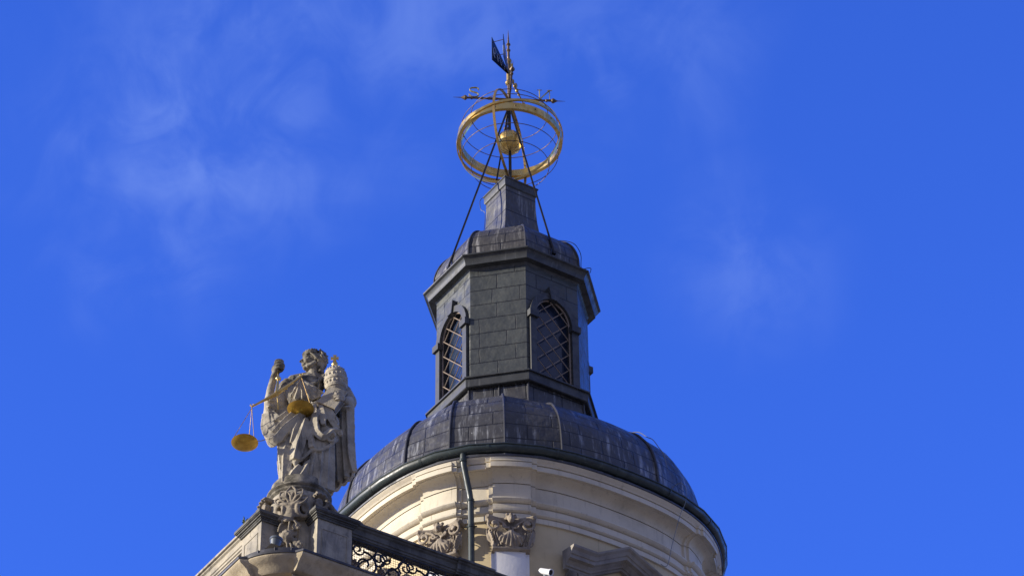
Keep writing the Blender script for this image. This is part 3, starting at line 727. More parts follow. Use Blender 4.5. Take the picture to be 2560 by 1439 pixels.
# ---- parapets
def coping_sweep(m, p0, p1, out, prof):
    """prof (distance outward, height) swept from p0 to p1"""
    ax = (p1-p0).normalized(); rows = [[p0+out*o+UPZ*z for o, z in prof], [p1+out*o+UPZ*z for o, z in prof]]
    m.grid(rows, cv=True)
    for r in rows: m.add(r, [list(range(len(r)))])
BEAM = [(.03, .0), (.06, -.018), (.06, -.06), (.02, -.07), (.015, -.09), (-.02, -.11), (-.025, -.12), (-.025, -.215), (-.045, -.225), (-.045, -.265), (-.07, -.275), (-.07, -.305), (-.22, -.305), (-.24, -.12), (-.28, -.05), (-.28, 0.0)]
PCOP = [(.03, 0), (.065, -.02), (.065, -.07), (.03, -.085), (.02, -.10), (-.02, -.13), (-.06, -.145), (-.06, -.17), (-.5, -.17), (-.5, 0)]
nR, nL = -eL, -eR
parR = thing('stone_parapet', T(3, .3, -1.26), 'sooty stone parapet beam carried over the iron railing, running right from the statue', 'parapet')
def pbuild(par, mb, name, mat, **kw):
    o = mb.build(name, mat, par, **kw); o.location = -par.location; return o
m = MB(); coping_sweep(m, T(1.58, .03, -.03), T(3.84, .03, -.03), nR, BEAM); pbuild(parR, m, 'beam', M['coping'], angle=25); m = MB(); coping_sweep(m, T(4.55, .03, -.03), T(9, .03, -.03), nR, BEAM); pbuild(parR, m, 'beam', M['coping'], angle=25)
m = MB(); coping_sweep(m, T(3.80, -.02, -.03), T(4.58, -.02, -.03), nR, BEAM); pbuild(parR, m, 'beam_block', M['coping'], angle=25)
m = MB(); m.box(T(4.2, .2, -.83), eR, eL, UPZ, .62, .36, .86); m.box(T(4.2, .2, -1.2), eR, eL, UPZ, .70, .44, .12); pbuild(parR, m, 'post', M['pier'], smooth=False)
m = MB(); m.box(T(2.7, .2, -1.2), eR, eL, UPZ, 2.32, .3, .11); pbuild(parR, m, 'kerb', M['pier'], smooth=False); m = MB(); m.box(T(6.8, .2, -1.2), eR, eL, UPZ, 4.4, .3, .11); pbuild(parR, m, 'kerb', M['pier'], smooth=False)
parL = thing('stone_parapet', T(.3, 3, -1.26), 'sunlit mossy stone parapet beam receding on the left of the pedestal', 'parapet')
m = MB(); coping_sweep(m, T(.06, 1.36, -.03), T(.06, 9, -.03), nL, [(o*1.0, z*1.08) for o, z in BEAM]); pbuild(parL, m, 'beam', M['pier'], angle=25)
m = MB(); m.box(T(.2, 4.5, -.83), eL, eR, UPZ, .62, .36, .82); pbuild(parL, m, 'post', M['pier'], smooth=False); m = MB(); m.box(T(.2, 5.2, -1.2), eL, eR, UPZ, 7.5, .3, .11); pbuild(parL, m, 'kerb', M['pier'], smooth=False)

# ---- iron railing with scrollwork in front of a wire mesh
rail = thing('iron_railing', T(2.7, .2, -1.15), 'black wrought-iron scrollwork railing panel backed by wire mesh, under the right parapet beam', 'railing')
def rbuild(mb, name, mat, **kw):
    o = mb.build(name, mat, rail, **kw); o.location = -rail.location; return o
def rp(x, z, d=0.11): return T(x, d, z)
X0, X1, ZB, ZT = 1.60, 3.86, -1.14, -.335
m = MB()
for a, b in (((X0, ZB), (X1, ZB)), ((X0, ZT), (X1, ZT)), ((X0+.02, ZB), (X0+.02, ZT)), ((X1-.02, ZB), (X1-.02, ZT))): m.tube([rp(*a), rp(*b)], .02, 4)
rbuild(m, 'frame', M['iron'], smooth=False)
def spiral(cx, cz, r0, r1, a0, turns, k=40):
    return [rp(cx+lerp(r0, r1, i/k)*math.cos(a0+turns*2*math.pi*i/k), cz+lerp(r0, r1, i/k)*math.sin(a0+turns*2*math.pi*i/k)) for i in range(k+1)]
m = MB()
for q in range(4):
    cx = X0+.30+q*.56; zc = (ZB+ZT)/2
    sg = 1 if q % 2 == 0 else -1
    m.tube(spiral(cx, zc-.05, .27, .05, R(100), -1.35*sg), .021, 5)
    m.tube(spiral(cx+.28, zc+.16, .16, .03, R(-120), 1.4*sg), .019, 5)
    m.tube(spiral(cx-.16, zc+.22, .13, .03, R(20), -1.3), .018, 5)
    m.tube(spline([rp(cx-.28, ZB), rp(cx-.1, zc-.05), rp(cx+.12, zc+.12), rp(cx+.28, ZT)]), .02, 5)
    m.tube([rp(cx+.02, ZT), rp(cx+.02, ZT-.1), rp(cx+.2, ZT-.1), rp(cx+.2, ZT-.17)], .014, 5)
    m.tube(spline([rp(cx+.2, ZB), rp(cx+.1, ZB+.12), rp(cx+.26, ZB+.25), rp(cx+.34, ZB+.10)]), .014, 5)
rbuild(m, 'scrollwork', M['iron'])
for cx, cz_ in ((X0+.05, -.85), (X0+.62, -.86), (X0+1.2, -.8), (X0+1.75, -.86)):
    m = MB()
    for q in range(5):
        a = q*1.256; m.ell(rp(cx+.05*math.cos(a), cz_+.05*math.sin(a), .09), .04, .015, .04)
    m.ell(rp(cx, cz_, .085), .03)
    rbuild(m, 'rosette', M['rod'])
m = MB(); nx = int((X1-X0)/.048); nz = int((ZT-ZB)/.048)
for i in range(nx+1): x = X0+.048*i; m.tube([rp(x, ZB, .15), rp(x, ZT, .15)], .0038, 3, cap=False)
for i in range(nz+1): z = ZB+.048*i; m.tube([rp(X0, z, .154), rp(X1, z, .154)], .0038, 3, cap=False)
rbuild(m, 'wire_mesh', M['iron'], smooth=False)

# ================================================================== STATUE PEDESTAL
D0 = Vector((-3.951, -8.70, 34.2255))
ped = thing('statue_pedestal', Vector((D0.x, D0.y, 31.98)), 'carved stone pedestal with scrolls, palmette and rose between two corner piers', 'pedestal')
def kbuild(mb, name, mat, **kw):
    o = mb.build(name, mat, ped, **kw); o.location = -ped.location; return o
# side piers
for (x0, x1, y0, y1) in ((.86, 1.58, .06, .62), (.06, .60, .68, 1.38)):
    m = MB(); cxx, cyy = (x0+x1)/2, (y0+y1)/2
    m.box(T(cxx, cyy, -.72), eR, eL, UPZ, x1-x0, y1-y0, 1.12); m.box(T(cxx, cyy, -1.18), eR, eL, UPZ, x1-x0+.07, y1-y0+.07, .2); kbuild(m, 'pier', M['pier'], smooth=False)
def framed(m, o, ax, w, h, n):   # sunk panel outline
    for a, b in (((-w, -h), (w, -h)), ((w, -h), (w, h)), ((w, h), (-w, h)), ((-w, h), (-w, -h))): m.tube([o+ax*a[0]+UPZ*a[1], o+ax*b[0]+UPZ*b[1]], .012, 4)
m = MB(); framed(m, T(1.22, .058, -.72), eR, .26, .34, nR); kbuild(m, 'panel_moulding', M['pier'], smooth=False)
m = MB(); framed(m, T(.058, 1.03, -.72), eL, .24, .34, nL)
kbuild(m, 'panel_moulding', M['pier'], smooth=False)
def capbox(m, x0, x1, y0, y1):
    for e, z0, z1 in ((.03, -.19, -.15), (.045, -.15, -.12), (.075, -.12, -.085), (.10, -.085, -.07), (.115, -.07, -.012), (.09, -.012, .0)):
        m.box(T((x0+x1)/2, (y0+y1)/2, (z0+z1)/2), eR, eL, UPZ, x1-x0+2*e, y1-y0+2*e, z1-z0-.0005)
m = MB(); capbox(m, .86, 1.58, .06, .62); kbuild(m, 'pier_coping', M['coping'], smooth=False)
m = MB(); capbox(m, .06, .60, .68, 1.38); kbuild(m, 'pier_coping', M['coping'], smooth=False)
# round body between the piers
bc = D0.copy(); bc.z = 0; zt = D0.z
m = MB(); m.lathe([(.68, 31.9), (.68, 32.2), (.60, 32.25), (.58, 32.9), (.56, 33.1), (.60, 33.22), (.62, 33.5), (.57, 33.72), (.52, 33.84), (.52, 33.90), (.56, 33.92)], bc, 40); kbuild(m, 'body', M['pier'])
m = MB(); m.lathe([(.50, zt-.40), (.53, zt-.36), (.56, zt-.33), (.56, zt-.29), (.60, zt-.26), (.60, zt-.23), (.52, zt-.20), (.52, zt-.035), (.50, zt-.005), (.46, zt), (.02, zt)], bc, 48); kbuild(m, 'plinth', M['statue'])
dF = dirv(0); tF = Vector((-dF.y, dF.x, 0))     # outward and sideways at the front of the body
def fp(t, o, z): return bc+dF*o+tF*t+UPZ*z
def scroll(m, c0, ex, ez, ey, r0, turns, rad, a0, sg=1, k=36, widen=.0, r_end=.2):
    pts = []; rr = []
    for i in range(k+1):
        t = i/k; r = r0*(1-t)**.9+r0*.1; a = a0+sg*turns*2*math.pi*t
        pts.append(c0+ex*(r*math.cos(a))+ez*(r*math.sin(a))+ey*(widen*t)); rr.append(lerp(rad, rad*r_end+rad*.35, t))
    m.tube(pts, rr, 8)
m = MB()      # two hollow scrolls joined by a ribbed middle, below the palmette
for sg in (-1, 1):
    nn = (dF*.72+tF*(sg*.62)-UPZ*.1).normalized(); e1 = (tF*sg-nn*(tF*sg).dot(nn)).normalized(); e2 = nn.cross(e1); c0 = fp(.05+sg*.215, .66, 33.29)
    for dd_, rr_ in ((.0, .13), (-.06, .145), (-.12, .13)): m.tube([c0+nn*dd_+e1*(rr_*.85*math.cos(a))+e2*(rr_*1.08*math.sin(a)) for a in np.linspace(0, 2*math.pi, 28, endpoint=False)], .042, 8, closed=True)
    m.tube([c0+nn*-.02+e1*(.07*(1-i/20)*math.cos(i*.45+1)+.05)+e2*(.09*(1-i/20)*math.sin(i*.45+1)+.03) for i in range(21)], .028, 6)
    m.tube(spline([c0+UPZ*.16, fp(.05+sg*.12, .74, 33.40), fp(.05, .73, 33.36)]), [.035, .045, .04], 8)
m.ell(fp(.05, .60, 33.23), .14, .13, .19)
for q in range(8): z = 33.40-.042*q; m.tube(spline([fp(-.09, .68, z+.02), fp(.0, .745, z), fp(.10, .745, z), fp(.19, .68, z+.02)]), .017, 6)
m.tube(spline([fp(-.1, .7, 33.07), fp(0, .75, 33.04), fp(.1, .7, 33.07)]), .04, 8)
kbuild_o = m.carve('scroll_bracket', M['stone'], ped, .016, 2, .006, 14); kbuild_o.location = -ped.location
m = MB()      # palmette
for q in range(-2, 3):
    a = q*.56; L = .42-.035*abs(q)
    e = tF*math.sin(a)+UPZ*math.cos(a); s = tF*math.cos(a)-UPZ*math.sin(a); b0 = fp(.06, .70, 33.38)
    loop = []
    for w in np.linspace(0, 1, 20):
        hw = .095*math.sin(math.pi*w**1.15)
        loop.append((w, hw))
    left = [b0+e*(L*w)+s*hw+dF*(.05*math.sin(math.pi*w)) for w, hw in loop]; right = [b0+e*(L*w)-s*hw+dF*(.05*math.sin(math.pi*w)) for w, hw in loop]
    m.tube(left, .023, 6); m.tube(right, .023, 6); m.ell(b0+e*(L*.55)-dF*.06, .06, .04, .13, rot=Matrix((s, dF, e)).transposed())
m.ell(fp(0, .56, 33.55), .24, .1, .24)
o = m.carve('palmette', M['stone'], ped, .013, 1, .004, 16); o.location = -ped.location
m = MB()      # rose festoon on the front
c = fp(.0, .70, 32.72)
for ring_ in range(4):
    r = .045+.032*ring_
    for q in range(5+ring_):
        a = 2*math.pi*q/(5+ring_)+ring_*.6
        m.ell(c+tF*(r*math.cos(a))+UPZ*(r*math.sin(a))+dF*(.06-.028*ring_), .042, .022, .042, 8, 6)
m.ell(c, .12, .08, .12)
for cx, cz_, r in ((.17, 32.93, .075), (.20, 32.52, .085), (-.17, 32.56, .06), (.14, 32.62, .05)):
    for q in range(6): a = q*1.047; m.ell(fp(cx+r*.7*math.cos(a), .68, cz_+r*.7*math.sin(a)), r*.5, .03, r*.5, 8, 6)
    m.ell(fp(cx, .70, cz_), r*.35)
for p in ([fp(-.02, .68, 33.08), fp(-.12, .72, 32.98), fp(-.17, .70, 32.84)], [fp(0, .68, 33.1), fp(.05, .74, 33.0), fp(.03, .72, 32.86)], [fp(.03, .68, 33.1), fp(.13, .73, 33.02), fp(.2, .7, 32.95)],
          [fp(-.1, .68, 32.6), fp(-.16, .72, 32.5), fp(-.14, .70, 32.38)], [fp(0, .68, 32.58), fp(.02, .73, 32.48), fp(.04, .70, 32.36)], [fp(.06, .68, 32.58), fp(.10, .73, 32.46), fp(.10, .70, 32.34)]):
    m.tube(spline(p), [.02, .055, .02], 7)
m.box(fp(0, .585, 32.72), tF, dF, UPZ, .34, .12, .72)
o = m.carve('rose_festoon', M['stone'], ped, .012, 1, .003, 18); o.location = -ped.location
for (bx, by, sx) in ((1.0, .30, 1), (.30, .95, -1)):
    m = MB(); ax = eR if sx > 0 else eL; oy = nR if sx > 0 else nL; c0 = T(bx, by, .30)
    for w in (-.07, 0, .07): scroll(m, c0+oy*w, -ax, UPZ, oy, .17, 1.3, .045, R(60), 1)
    m.tube(spline([c0+UPZ*.17, c0+ax*.2+UPZ*.08, c0+ax*.45-UPZ*.14, c0+ax*.72-UPZ*.25, c0+ax*.86-UPZ*.2]), [.07, .075, .06, .05, .04], 8)
    scroll(m, c0+ax*.86-UPZ*.16, ax, UPZ, oy, .11, 1.2, .04, R(250), 1)
    m.ell(c0+oy*.02, .08)
    for q in range(9): m.ell(c0+oy*.12+UPZ*(.16*math.sin(q*.5))-ax*(.16*math.cos(q*.5)), .022)
    o = m.carve('volute', M['stone'], ped, .015, 2, .005, 14); o.location = -ped.location

# ================================================================== STATUE
st = thing('stone_statue', D0, 'weathered stone statue of a robed crowned woman looking left, one fist raised', 'statue')
def S(u, v, y=0.0):
    """measured drawing of the figure (140 units to the metre) to metres; y is depth away from the square"""
    return Vector(((u-749)/140.0, y, (1222+88*y-v)/109.0))
m = MB()
# robe: lofted body with running folds
def robe(levels, nf, amp, ph0, drift, n=120, sharp=1.4):
    rows = []; Zs = np.linspace(levels[0][0], levels[-1][0], 46)
    for z in Zs:
        for i in range(len(levels)-1):
            if levels[i][0] <= z <= levels[i+1][0]: break
        t = (z-levels[i][0])/(levels[i+1][0]-levels[i][0]); L = [lerp(levels[i][j], levels[i+1][j], t) for j in range(1, 5)]
        row = []
        for j in range(n):
            a = 2*math.pi*j/n; w = nf*a/2+ph0+drift*z+.8*math.sin(2*a+1.3*z)
            fold = (1-abs(math.sin(w)))**sharp; k = amp*(1.3-.4*z) if z < 2 else amp*.3
            fold2 = (1-abs(math.sin(w*1.7+2+z)))**2*.4
            d = k*(fold+fold2-.35)
            row.append(Vector((L[0]+(L[2]+d)*math.cos(a), L[1]+(L[3]+d)*math.sin(a), z)))
        rows.append(row)
    b = len(m.v); m.grid(rows, cv=True); m.f.append([b+j for j in range(n)]); m.uv.append(None); b2 = b+(len(rows)-1)*n; m.f.append([b2+j for j in range(n)]); m.uv.append(None)
robe([(-.05, .06, .02, .40, .33), (.5, .05, 0, .38, .32), (1.0, .04, -.02, .37, .31), (1.35, .05, -.03, .35, .30), (1.75, .06, -.02, .29, .25), (2.02, .07, 0, .255, .21), (2.1, .07, 0, .24, .2)], 13, .085, .4, .5)
# torso and shoulders
m.ell(S(760, 985, -.02), .27, .21, .26); m.ell(S(762, 962, 0), .32, .21, .24); m.ell(S(738, 965, -.08), .13, .15, .15); m.ell(S(783, 965, -.08), .13, .15, .15)
m.ell(S(722, 953, .02), .14, .14, .13); m.ell(S(818, 958, .04), .17, .16, .15); m.tube([S(722, 950, .03), S(770, 943, .04), S(820, 955, .05)], [.12, .13, .13], 10)
m.tube([S(776, 950, .02), S(774, 935, 0), S(772, 912, -.01)], [.14, .10, .095], 12)
# head turned to the left, seen from below
hc = S(771, 899, -.02); HR = Matrix.Rotation(R(14), 3, 'Z') @ Matrix.Rotation(R(4), 3, 'Y')
def H(x, y, z): return hc+HR @ Vector((x, y, z))
m.ell(H(.02, 0, .04), .165, .135, .17, 18, 14, rot=HR)               # skull
m.tube([H(-.06, 0, .10), H(-.075, 0, .02), H(-.075, 0, -.08), H(-.07, 0, -.16)], [.105, .11, .10, .075], 14)   # face mass
m.ell(H(-.125, 0, -.205), .052, .052, .045); m.ell(H(-.09, 0, -.185), .07, .075, .05)       # chin
for sg in (-1, 1):
    m.tube([H(-.10, sg*.05, -.20), H(-.03, sg*.09, -.165), H(.05, sg*.105, -.09)], [.04, .045, .04], 8)   # jaw
    m.ell(H(-.125, sg*.068, -.075), .048, .045, .05); m.ell(H(-.10, sg*.085, -.04), .05, .035, .035)       # cheek
    m.ell(H(-.150, sg*.055, -.005), .025, .032, .021)                # eye
    m.tube([H(-.125, sg*.10, .02), H(-.170, sg*.06, .04), H(-.180, sg*.018, .02)], [.016, .021, .016], 7)  # brow
    m.tube([H(-.145, sg*.09, -.002), H(-.176, sg*.056, .015), H(-.166, sg*.028, .0)], .009, 6)              # lid
    m.tube([H(-.145, sg*.085, -.02), H(-.170, sg*.056, -.030), H(-.162, sg*.028, -.018)], .009, 6)
    m.ell(H(-.196, sg*.024, -.078), .022, .018, .016)                # nostril wing
    m.tube([H(.02, sg*.135, .02), H(.055, sg*.15, .0), H(.03, sg*.14, -.05)], .022, 7)                      # ear
m.tube([H(-.172, 0, .035), H(-.192, 0, -.005), H(-.216, 0, -.045), H(-.236, 0, -.075), H(-.205, 0, -.085)], [.018, .019, .022, .027, .02], 8)   # nose
m.tube([H(-.155, -.05, -.128), H(-.188, -.02, -.117), H(-.192, 0, -.121), H(-.188, .02, -.117), H(-.155, .05, -.128)], .015, 7)               # lips
m.tube([H(-.15, -.045, -.145), H(-.182, -.018, -.152), H(-.184, 0, -.153), H(-.182, .018, -.152), H(-.15, .045, -.145)], .017, 7)
m.ell(H(-.14, 0, .085), .045, .085, .05, rot=HR)                              # forehead
# raised right arm
sh, el, wr = S(712, 956, -.02), S(664, 1030, -.16), S(674, 934, -.30)
m.tube([sh, (sh+el)/2, el], [.135, .12, .105], 12); m.tube(spline([el, S(663, 990, -.22), wr]), [.105, .11, .062], 12); m.ell(el, .115, .11, .13)
m.ell(S(703, 972, -.06), .15, .15, .22); m.ell(S(716, 985, -.08), .14, .14, .22); m.ell(S(693, 1005, -.08), .14, .14, .2)
for q in range(7): m.tube([S(700-6*q, 965+9*q, -.12), S(706-6*q, 990+9*q, -.13), S(704-5*q, 1012+7*q, -.05)], [.02, .035, .02], 7)
for q in range(3): a = S(665, 1004+15*q, -.2); m.tube(spline([a+Vector((-.09, .04, .09-.06*q)), a+Vector((0, -.11, -.02)), a+Vector((.09, -.02, .02))]), [.015, .034, .02], 7)
fc = S(684, 914, -.33)
m.ell(fc+Vector((-.04, .025, -.03)), .09, .085, .125); m.tube([wr, fc+Vector((-.03, .01, -.06))], [.062, .07], 10)
for q in range(4):
    z = .098-.054*q; o_ = .008*abs(q-1)
    m.tube(spline([fc+Vector((-.065, .01, z*1.1)), fc+Vector((-.025, -.088+o_, z*1.1+.008)), fc+Vector((.058, -.098+o_, z*1.1+.004)), fc+Vector((.09, -.04, z*1.1-.006)), fc+Vector((.06, .01, z*1.1-.012))], 5), [.027, .028, .027, .025, .02], 8)
m.tube(spline([fc+Vector((-.02, .06, -.07)), fc+Vector((.07, .05, -.02)), fc+Vector((.105, .0, .035)), fc+Vector((.088, -.04, .065))], 5), [.036, .034, .030, .024], 8)
# left arm round the book
sh2, el2, wr2 = S(832, 962, .08), S(872, 1008, .02), S(858, 996, -.30)
m.tube([sh2, (sh2+el2)/2+Vector((.03, 0, 0)), el2], [.15, .155, .14], 12); m.tube([el2, S(867, 1005, -.15), wr2], [.14, .105, .062], 12)
for q in range(3): a = S(870-4*q, 1003+11*q, -.04-.05*q); m.tube(spline([a+Vector((-.13, -.04, .07-.03*q)), a+Vector((.0, -.12, -.02)), a+Vector((.09, -.02, .05*q-.03))]), [.02, .04, .02], 7)
m.ell(S(864, 1022, .0), .15, .15, .16)
hd = S(855, 993, -.38); m.ell(hd, .065, .055, .075)
for q in range(4):
    z = .082-.053*q; L = (.145, .165, .155, .125)[q]
    m.tube(spline([hd+Vector((.03, 0, z*.9)), hd+Vector((-.04, -.065, z)), hd+Vector((-.04-L*.45, -.066, z-.005)), hd+Vector((-.04-L*.75, -.045, z-.012))], 5), [.024, .025, .023, .018], 8)
m.tube(spline([hd+Vector((.01, .03, .06)), hd+Vector((-.02, .05, .115)), hd+Vector((-.075, .04, .135))], 5), [.033, .03, .022], 8)
# chest folds, collar and braid
def cord(pts, r, n=7): m.tube(spline([S(*p) for p in pts], 5), r, n)
def fold(pts, r, wide=1.9, tall=.9):
    """a crisp fold: triangular ridge standing out from the cloth"""
    P = spline([S(*p) for p in pts], 5); k = len(P); rr = r if isinstance(r, (list, tuple)) else [r]*2; rows = []
    for i, p in enumerate(P):
        x = i/(k-1)*(len(rr)-1); j = min(int(x), len(rr)-2); q = 1.22*lerp(rr[j], rr[j+1], x-j)
        t = (P[min(i+1, k-1)]-P[max(i-1, 0)]).normalized(); out = Vector(((p.x-.06)*.9, min(p.y, -.12), 0)).normalized(); w = t.cross(out).normalized()
        p = p+out*.045; rows.append([p+out*(q*tall), p+w*(q*.38)+out*(q*.45), p+w*(q*wide)-out*q*.8, p-out*(q*1.6), p-w*(q*wide)-out*q*.8, p-w*(q*.38)+out*(q*.45)])
    b = len(m.v); m.grid(rows, cv=True); m.f.append([b+j for j in range(6)]); m.uv.append(None); b += (k-1)*6; m.f.append([b+j for j in range(6)]); m.uv.append(None)
cord([(742, 946, -.17), (757, 955, -.24), (778, 957, -.24), (798, 946, -.18), (806, 936, -.05)], [.03, .04, .045, .04])
m.ell(S(742, 947, -.22), .045, .04, .045)
for e_ in ((800, 985), (793, 994), (782, 999), (768, 1000), (752, 1000), (735, 998), (725, 990)):
    fold([(744, 950, -.22), ((744+e_[0])/2+2, (950+e_[1])/2, -.27), (e_[0], e_[1], -.24)], [.018, .034, .03])
for q in range(11): m.ell(S(793-.3*q, 938+5*q, -.19-.008*q), .028)
for q in range(6): fold([(712+3*q, 962, -.12), (714+4*q, 985, -.20), (722+5*q, 1010, -.2)], [.015, .03, .02])
cord([(725, 1004, -.2), (748, 1012, -.27), (775, 1010, -.27), (796, 1000, -.22)], .035); cord([(724, 1011, -.2), (750, 1020, -.28), (778, 1017, -.27), (798, 1008, -.22)], .03)
# long folds of the robe
for pts, r in (([(706, 1065, -.34), (702, 1120, -.37), (709, 1165, -.35), (711, 1212, -.32)], [.03, .05, .045, .03]), ([(722, 1085, -.37), (717, 1140, -.40), (716, 1205, -.38)], [.03, .06, .05]),
               ([(735, 1100, -.37), (728, 1150, -.38), (722, 1200, -.36)], [.02, .03, .03]), ([(752, 1162, -.40), (738, 1180, -.42), (716, 1212, -.38)], [.045, .05, .035]),
               ([(776, 1150, -.38), (762, 1178, -.42), (740, 1212, -.38)], [.025, .045, .045]), ([(788, 1130, -.36), (780, 1170, -.38), (772, 1215, -.34)], [.03, .045, .04]),
               ([(802, 1125, -.33), (799, 1170, -.34), (794, 1218, -.28)], [.03, .05, .045]), ([(816, 1120, -.27), (815, 1170, -.28), (813, 1222, -.2)], [.03, .05, .05]), ([(828, 1115, -.18), (829, 1170, -.18), (828, 1228, -.1)], [.03, .05, .05]),
               ([(700, 1110, -.2), (701, 1160, -.2), (706, 1205, -.18)], [.03, .035, .02])): fold(pts, r)
# overskirt with a sweeping hem
top = [(712, 1045), (728, 1040), (745, 1040), (762, 1040), (780, 1042), (798, 1040), (815, 1045)]
hem = [(704, 1095), (722, 1120), (739, 1150), (760, 1142), (782, 1122), (805, 1122), (838, 1106)]
rows = []
for i in range(11):
    t = i/10; row = []
    for j in range(len(top)):
        u, v = lerp(top[j][0], hem[j][0], t), lerp(top[j][1], hem[j][1], t); y = -.26-.20*math.sin(math.pi*min(1, t*.62))-.03*(1 if j % 2 else -1)*t + .10*((j-3)/3)**2
        row.append((u, v, y))
    rows.append([S(*p) for p in spline([V3(p) for p in row], 4)])
back = [[p+Vector((0, .12, 0)) for p in r] for r in rows]
loop = [a+b[::-1] for a, b in zip(rows, back)]; b0 = len(m.v); m.grid(loop, cv=True); nn_ = len(loop[0]); m.f.append([b0+j for j in range(nn_)]); m.uv.append(None); b1 = b0+(len(loop)-1)*nn_; m.f.append([b1+j for j in range(nn_)]); m.uv.append(None)
cord([(h[0], h[1], -.46+.07*((i-3)/3)**2) for i, h in enumerate(hem)], .034)
fold([(762, 1045, -.42), (756, 1075, -.49), (747, 1110, -.52), (740, 1146, -.48)], [.03, .05, .06, .045]); fold([(748, 1045, -.42), (738, 1075, -.47), (730, 1105, -.47)], [.02, .045, .02])
fold([(732, 1045, -.38), (718, 1075, -.43), (708, 1100, -.42)], [.02, .04, .02]); fold([(780, 1045, -.4), (777, 1080, -.46), (783, 1118, -.46)], [.02, .03, .035])
cord([(739, 1150, -.46), (742, 1160, -.44), (751, 1163, -.42)], [.04, .045, .03])
# swag from the raised elbow to the waist
for pts, r in (([(660, 1034, -.2), (662, 1070, -.33), (676, 1096, -.42), (694, 1092, -.46), (712, 1070, -.46), (738, 1045, -.44), (770, 1020, -.36)], [.05, .07, .075, .07, .06, .05, .04]),
               ([(668, 1036, -.22), (676, 1068, -.36), (688, 1080, -.42), (702, 1062, -.44), (728, 1036, -.42), (762, 1012, -.34)], [.04, .06, .06, .055, .05, .04]),
               ([(672, 1030, -.18), (690, 1052, -.3), (705, 1042, -.36), (730, 1022, -.34)], [.04, .07, .06, .05]), ([(664, 1050, -.1), (672, 1085, -.22), (690, 1090, -.28), (705, 1070, -.3)], [.06, .08, .08, .06])): fold(pts, r, 1.5, 1.0)
# gathered drapery at the left hip with a rolled end
for pts, r in (([(782, 1012, -.3), (788, 1045, -.42), (792, 1075, -.47), (806, 1089, -.48), (820, 1084, -.47), (830, 1076, -.44), (846, 1078, -.38), (851, 1090, -.36)], [.035, .045, .05, .05, .045, .04, .04, .03]),
               ([(797, 1012, -.3), (806, 1040, -.40), (808, 1062, -.43)], [.03, .05, .03]), ([(812, 1022, -.28), (826, 1048, -.36), (842, 1072, -.34)], [.04, .05, .04]), ([(800, 1006, -.26), (820, 1032, -.3), (836, 1060, -.3)], [.05, .07, .05])): fold(pts, r, 1.5, 1.0)
for q in range(2): cord([(831+10*math.cos(a), 1090+11*math.sin(a), -.45+.03*q) for a in np.linspace(.4, 6.2, 14)], .026)
m.ell(S(832, 1092, -.34), .10, .10, .12); m.ell(S(826, 1060, -.2), .16, .14, .22); m.ell(S(808, 1040, -.2), .16, .14, .22)
cord([(826, 1098, -.44), (838, 1104, -.40), (846, 1096, -.38)], .03)
# cloth filling between the raised arm, the swag and the body
def slab(q, th=.14):
    a_ = [S(*p) for p in q]; b_ = [p+Vector((0, th, 0)) for p in a_]; n_ = len(a_)
    m.add(a_+b_, [list(range(n_)), list(range(2*n_-1, n_-1, -1))]+[[i, (i+1) % n_, (i+1) % n_+n_, i+n_] for i in range(n_)])
slab([(700, 955, -.06), (728, 985, -.08), (728, 1035, -.12), (712, 1065, -.2), (690, 1080, -.26), (672, 1062, -.22), (664, 1030, -.12), (672, 1000, -.06)], .2)
m.ell(S(690, 1072, -.26), .11, .12, .20); m.ell(S(715, 1050, -.26), .16, .13, .16); m.ell(S(740, 1035, -.24), .18, .13, .14)
m.ell(S(800, 1060, -.26), .12, .12, .22); m.ell(S(812, 1075, -.3), .13, .1, .1)
fig = m.carve('figure', M['statue'], st, .0118, 1, .006, 11)
# cloak falling behind the left side
m = MB()
topc = [(800, 952, .16), (822, 962, .2), (845, 980, .2), (866, 1000, .12), (880, 1012, .06)]
hemc = [(800, 1232, .32), (820, 1240, .42), (846, 1220, .34), (868, 1205, .22), (885, 1190, .16)]
rows = []
for i in range(25):
    t = i/24; ctrl = []
    for a, b in zip(topc, hemc): ctrl.append(S(lerp(a[0], b[0], t), lerp(a[1], b[1], t), lerp(a[2], b[2], t)))
    row = spline(ctrl, 8)
    rows.append([p+Vector((.01, -.10*(1-abs(math.sin(j*.52+.5*t)))**1.5*min(1, .3+t), 0)) for j, p in enumerate(row)])
back = [[p+Vector((.02, .13, .02)) for p in r] for r in rows]; loop = [a+b[::-1] for a, b in zip(rows, back)]
b0 = len(m.v); m.grid(loop, cv=True); k_ = len(loop[0]); m.f.append([b0+j for j in range(k_)]); m.uv.append(None); b1 = b0+(len(loop)-1)*k_; m.f.append([b1+j for j in range(k_)]); m.uv.append(None)
for pts, r in (([(868, 1010, .0), (872, 1080, .02), (876, 1140, .04), (884, 1184, .10)], [.07, .06, .06, .04]), ([(856, 1030, .02), (858, 1100, .06), (864, 1198, .15)], [.05, .06, .04]), ([(842, 1050, .04), (844, 1120, .1), (846, 1208, .24)], [.05, .06, .04])):
    fold(pts, r, 1.6, 1.0)
clk = m.carve('cloak', M['statue'], st, .0145, 2, .005, 9, 4)
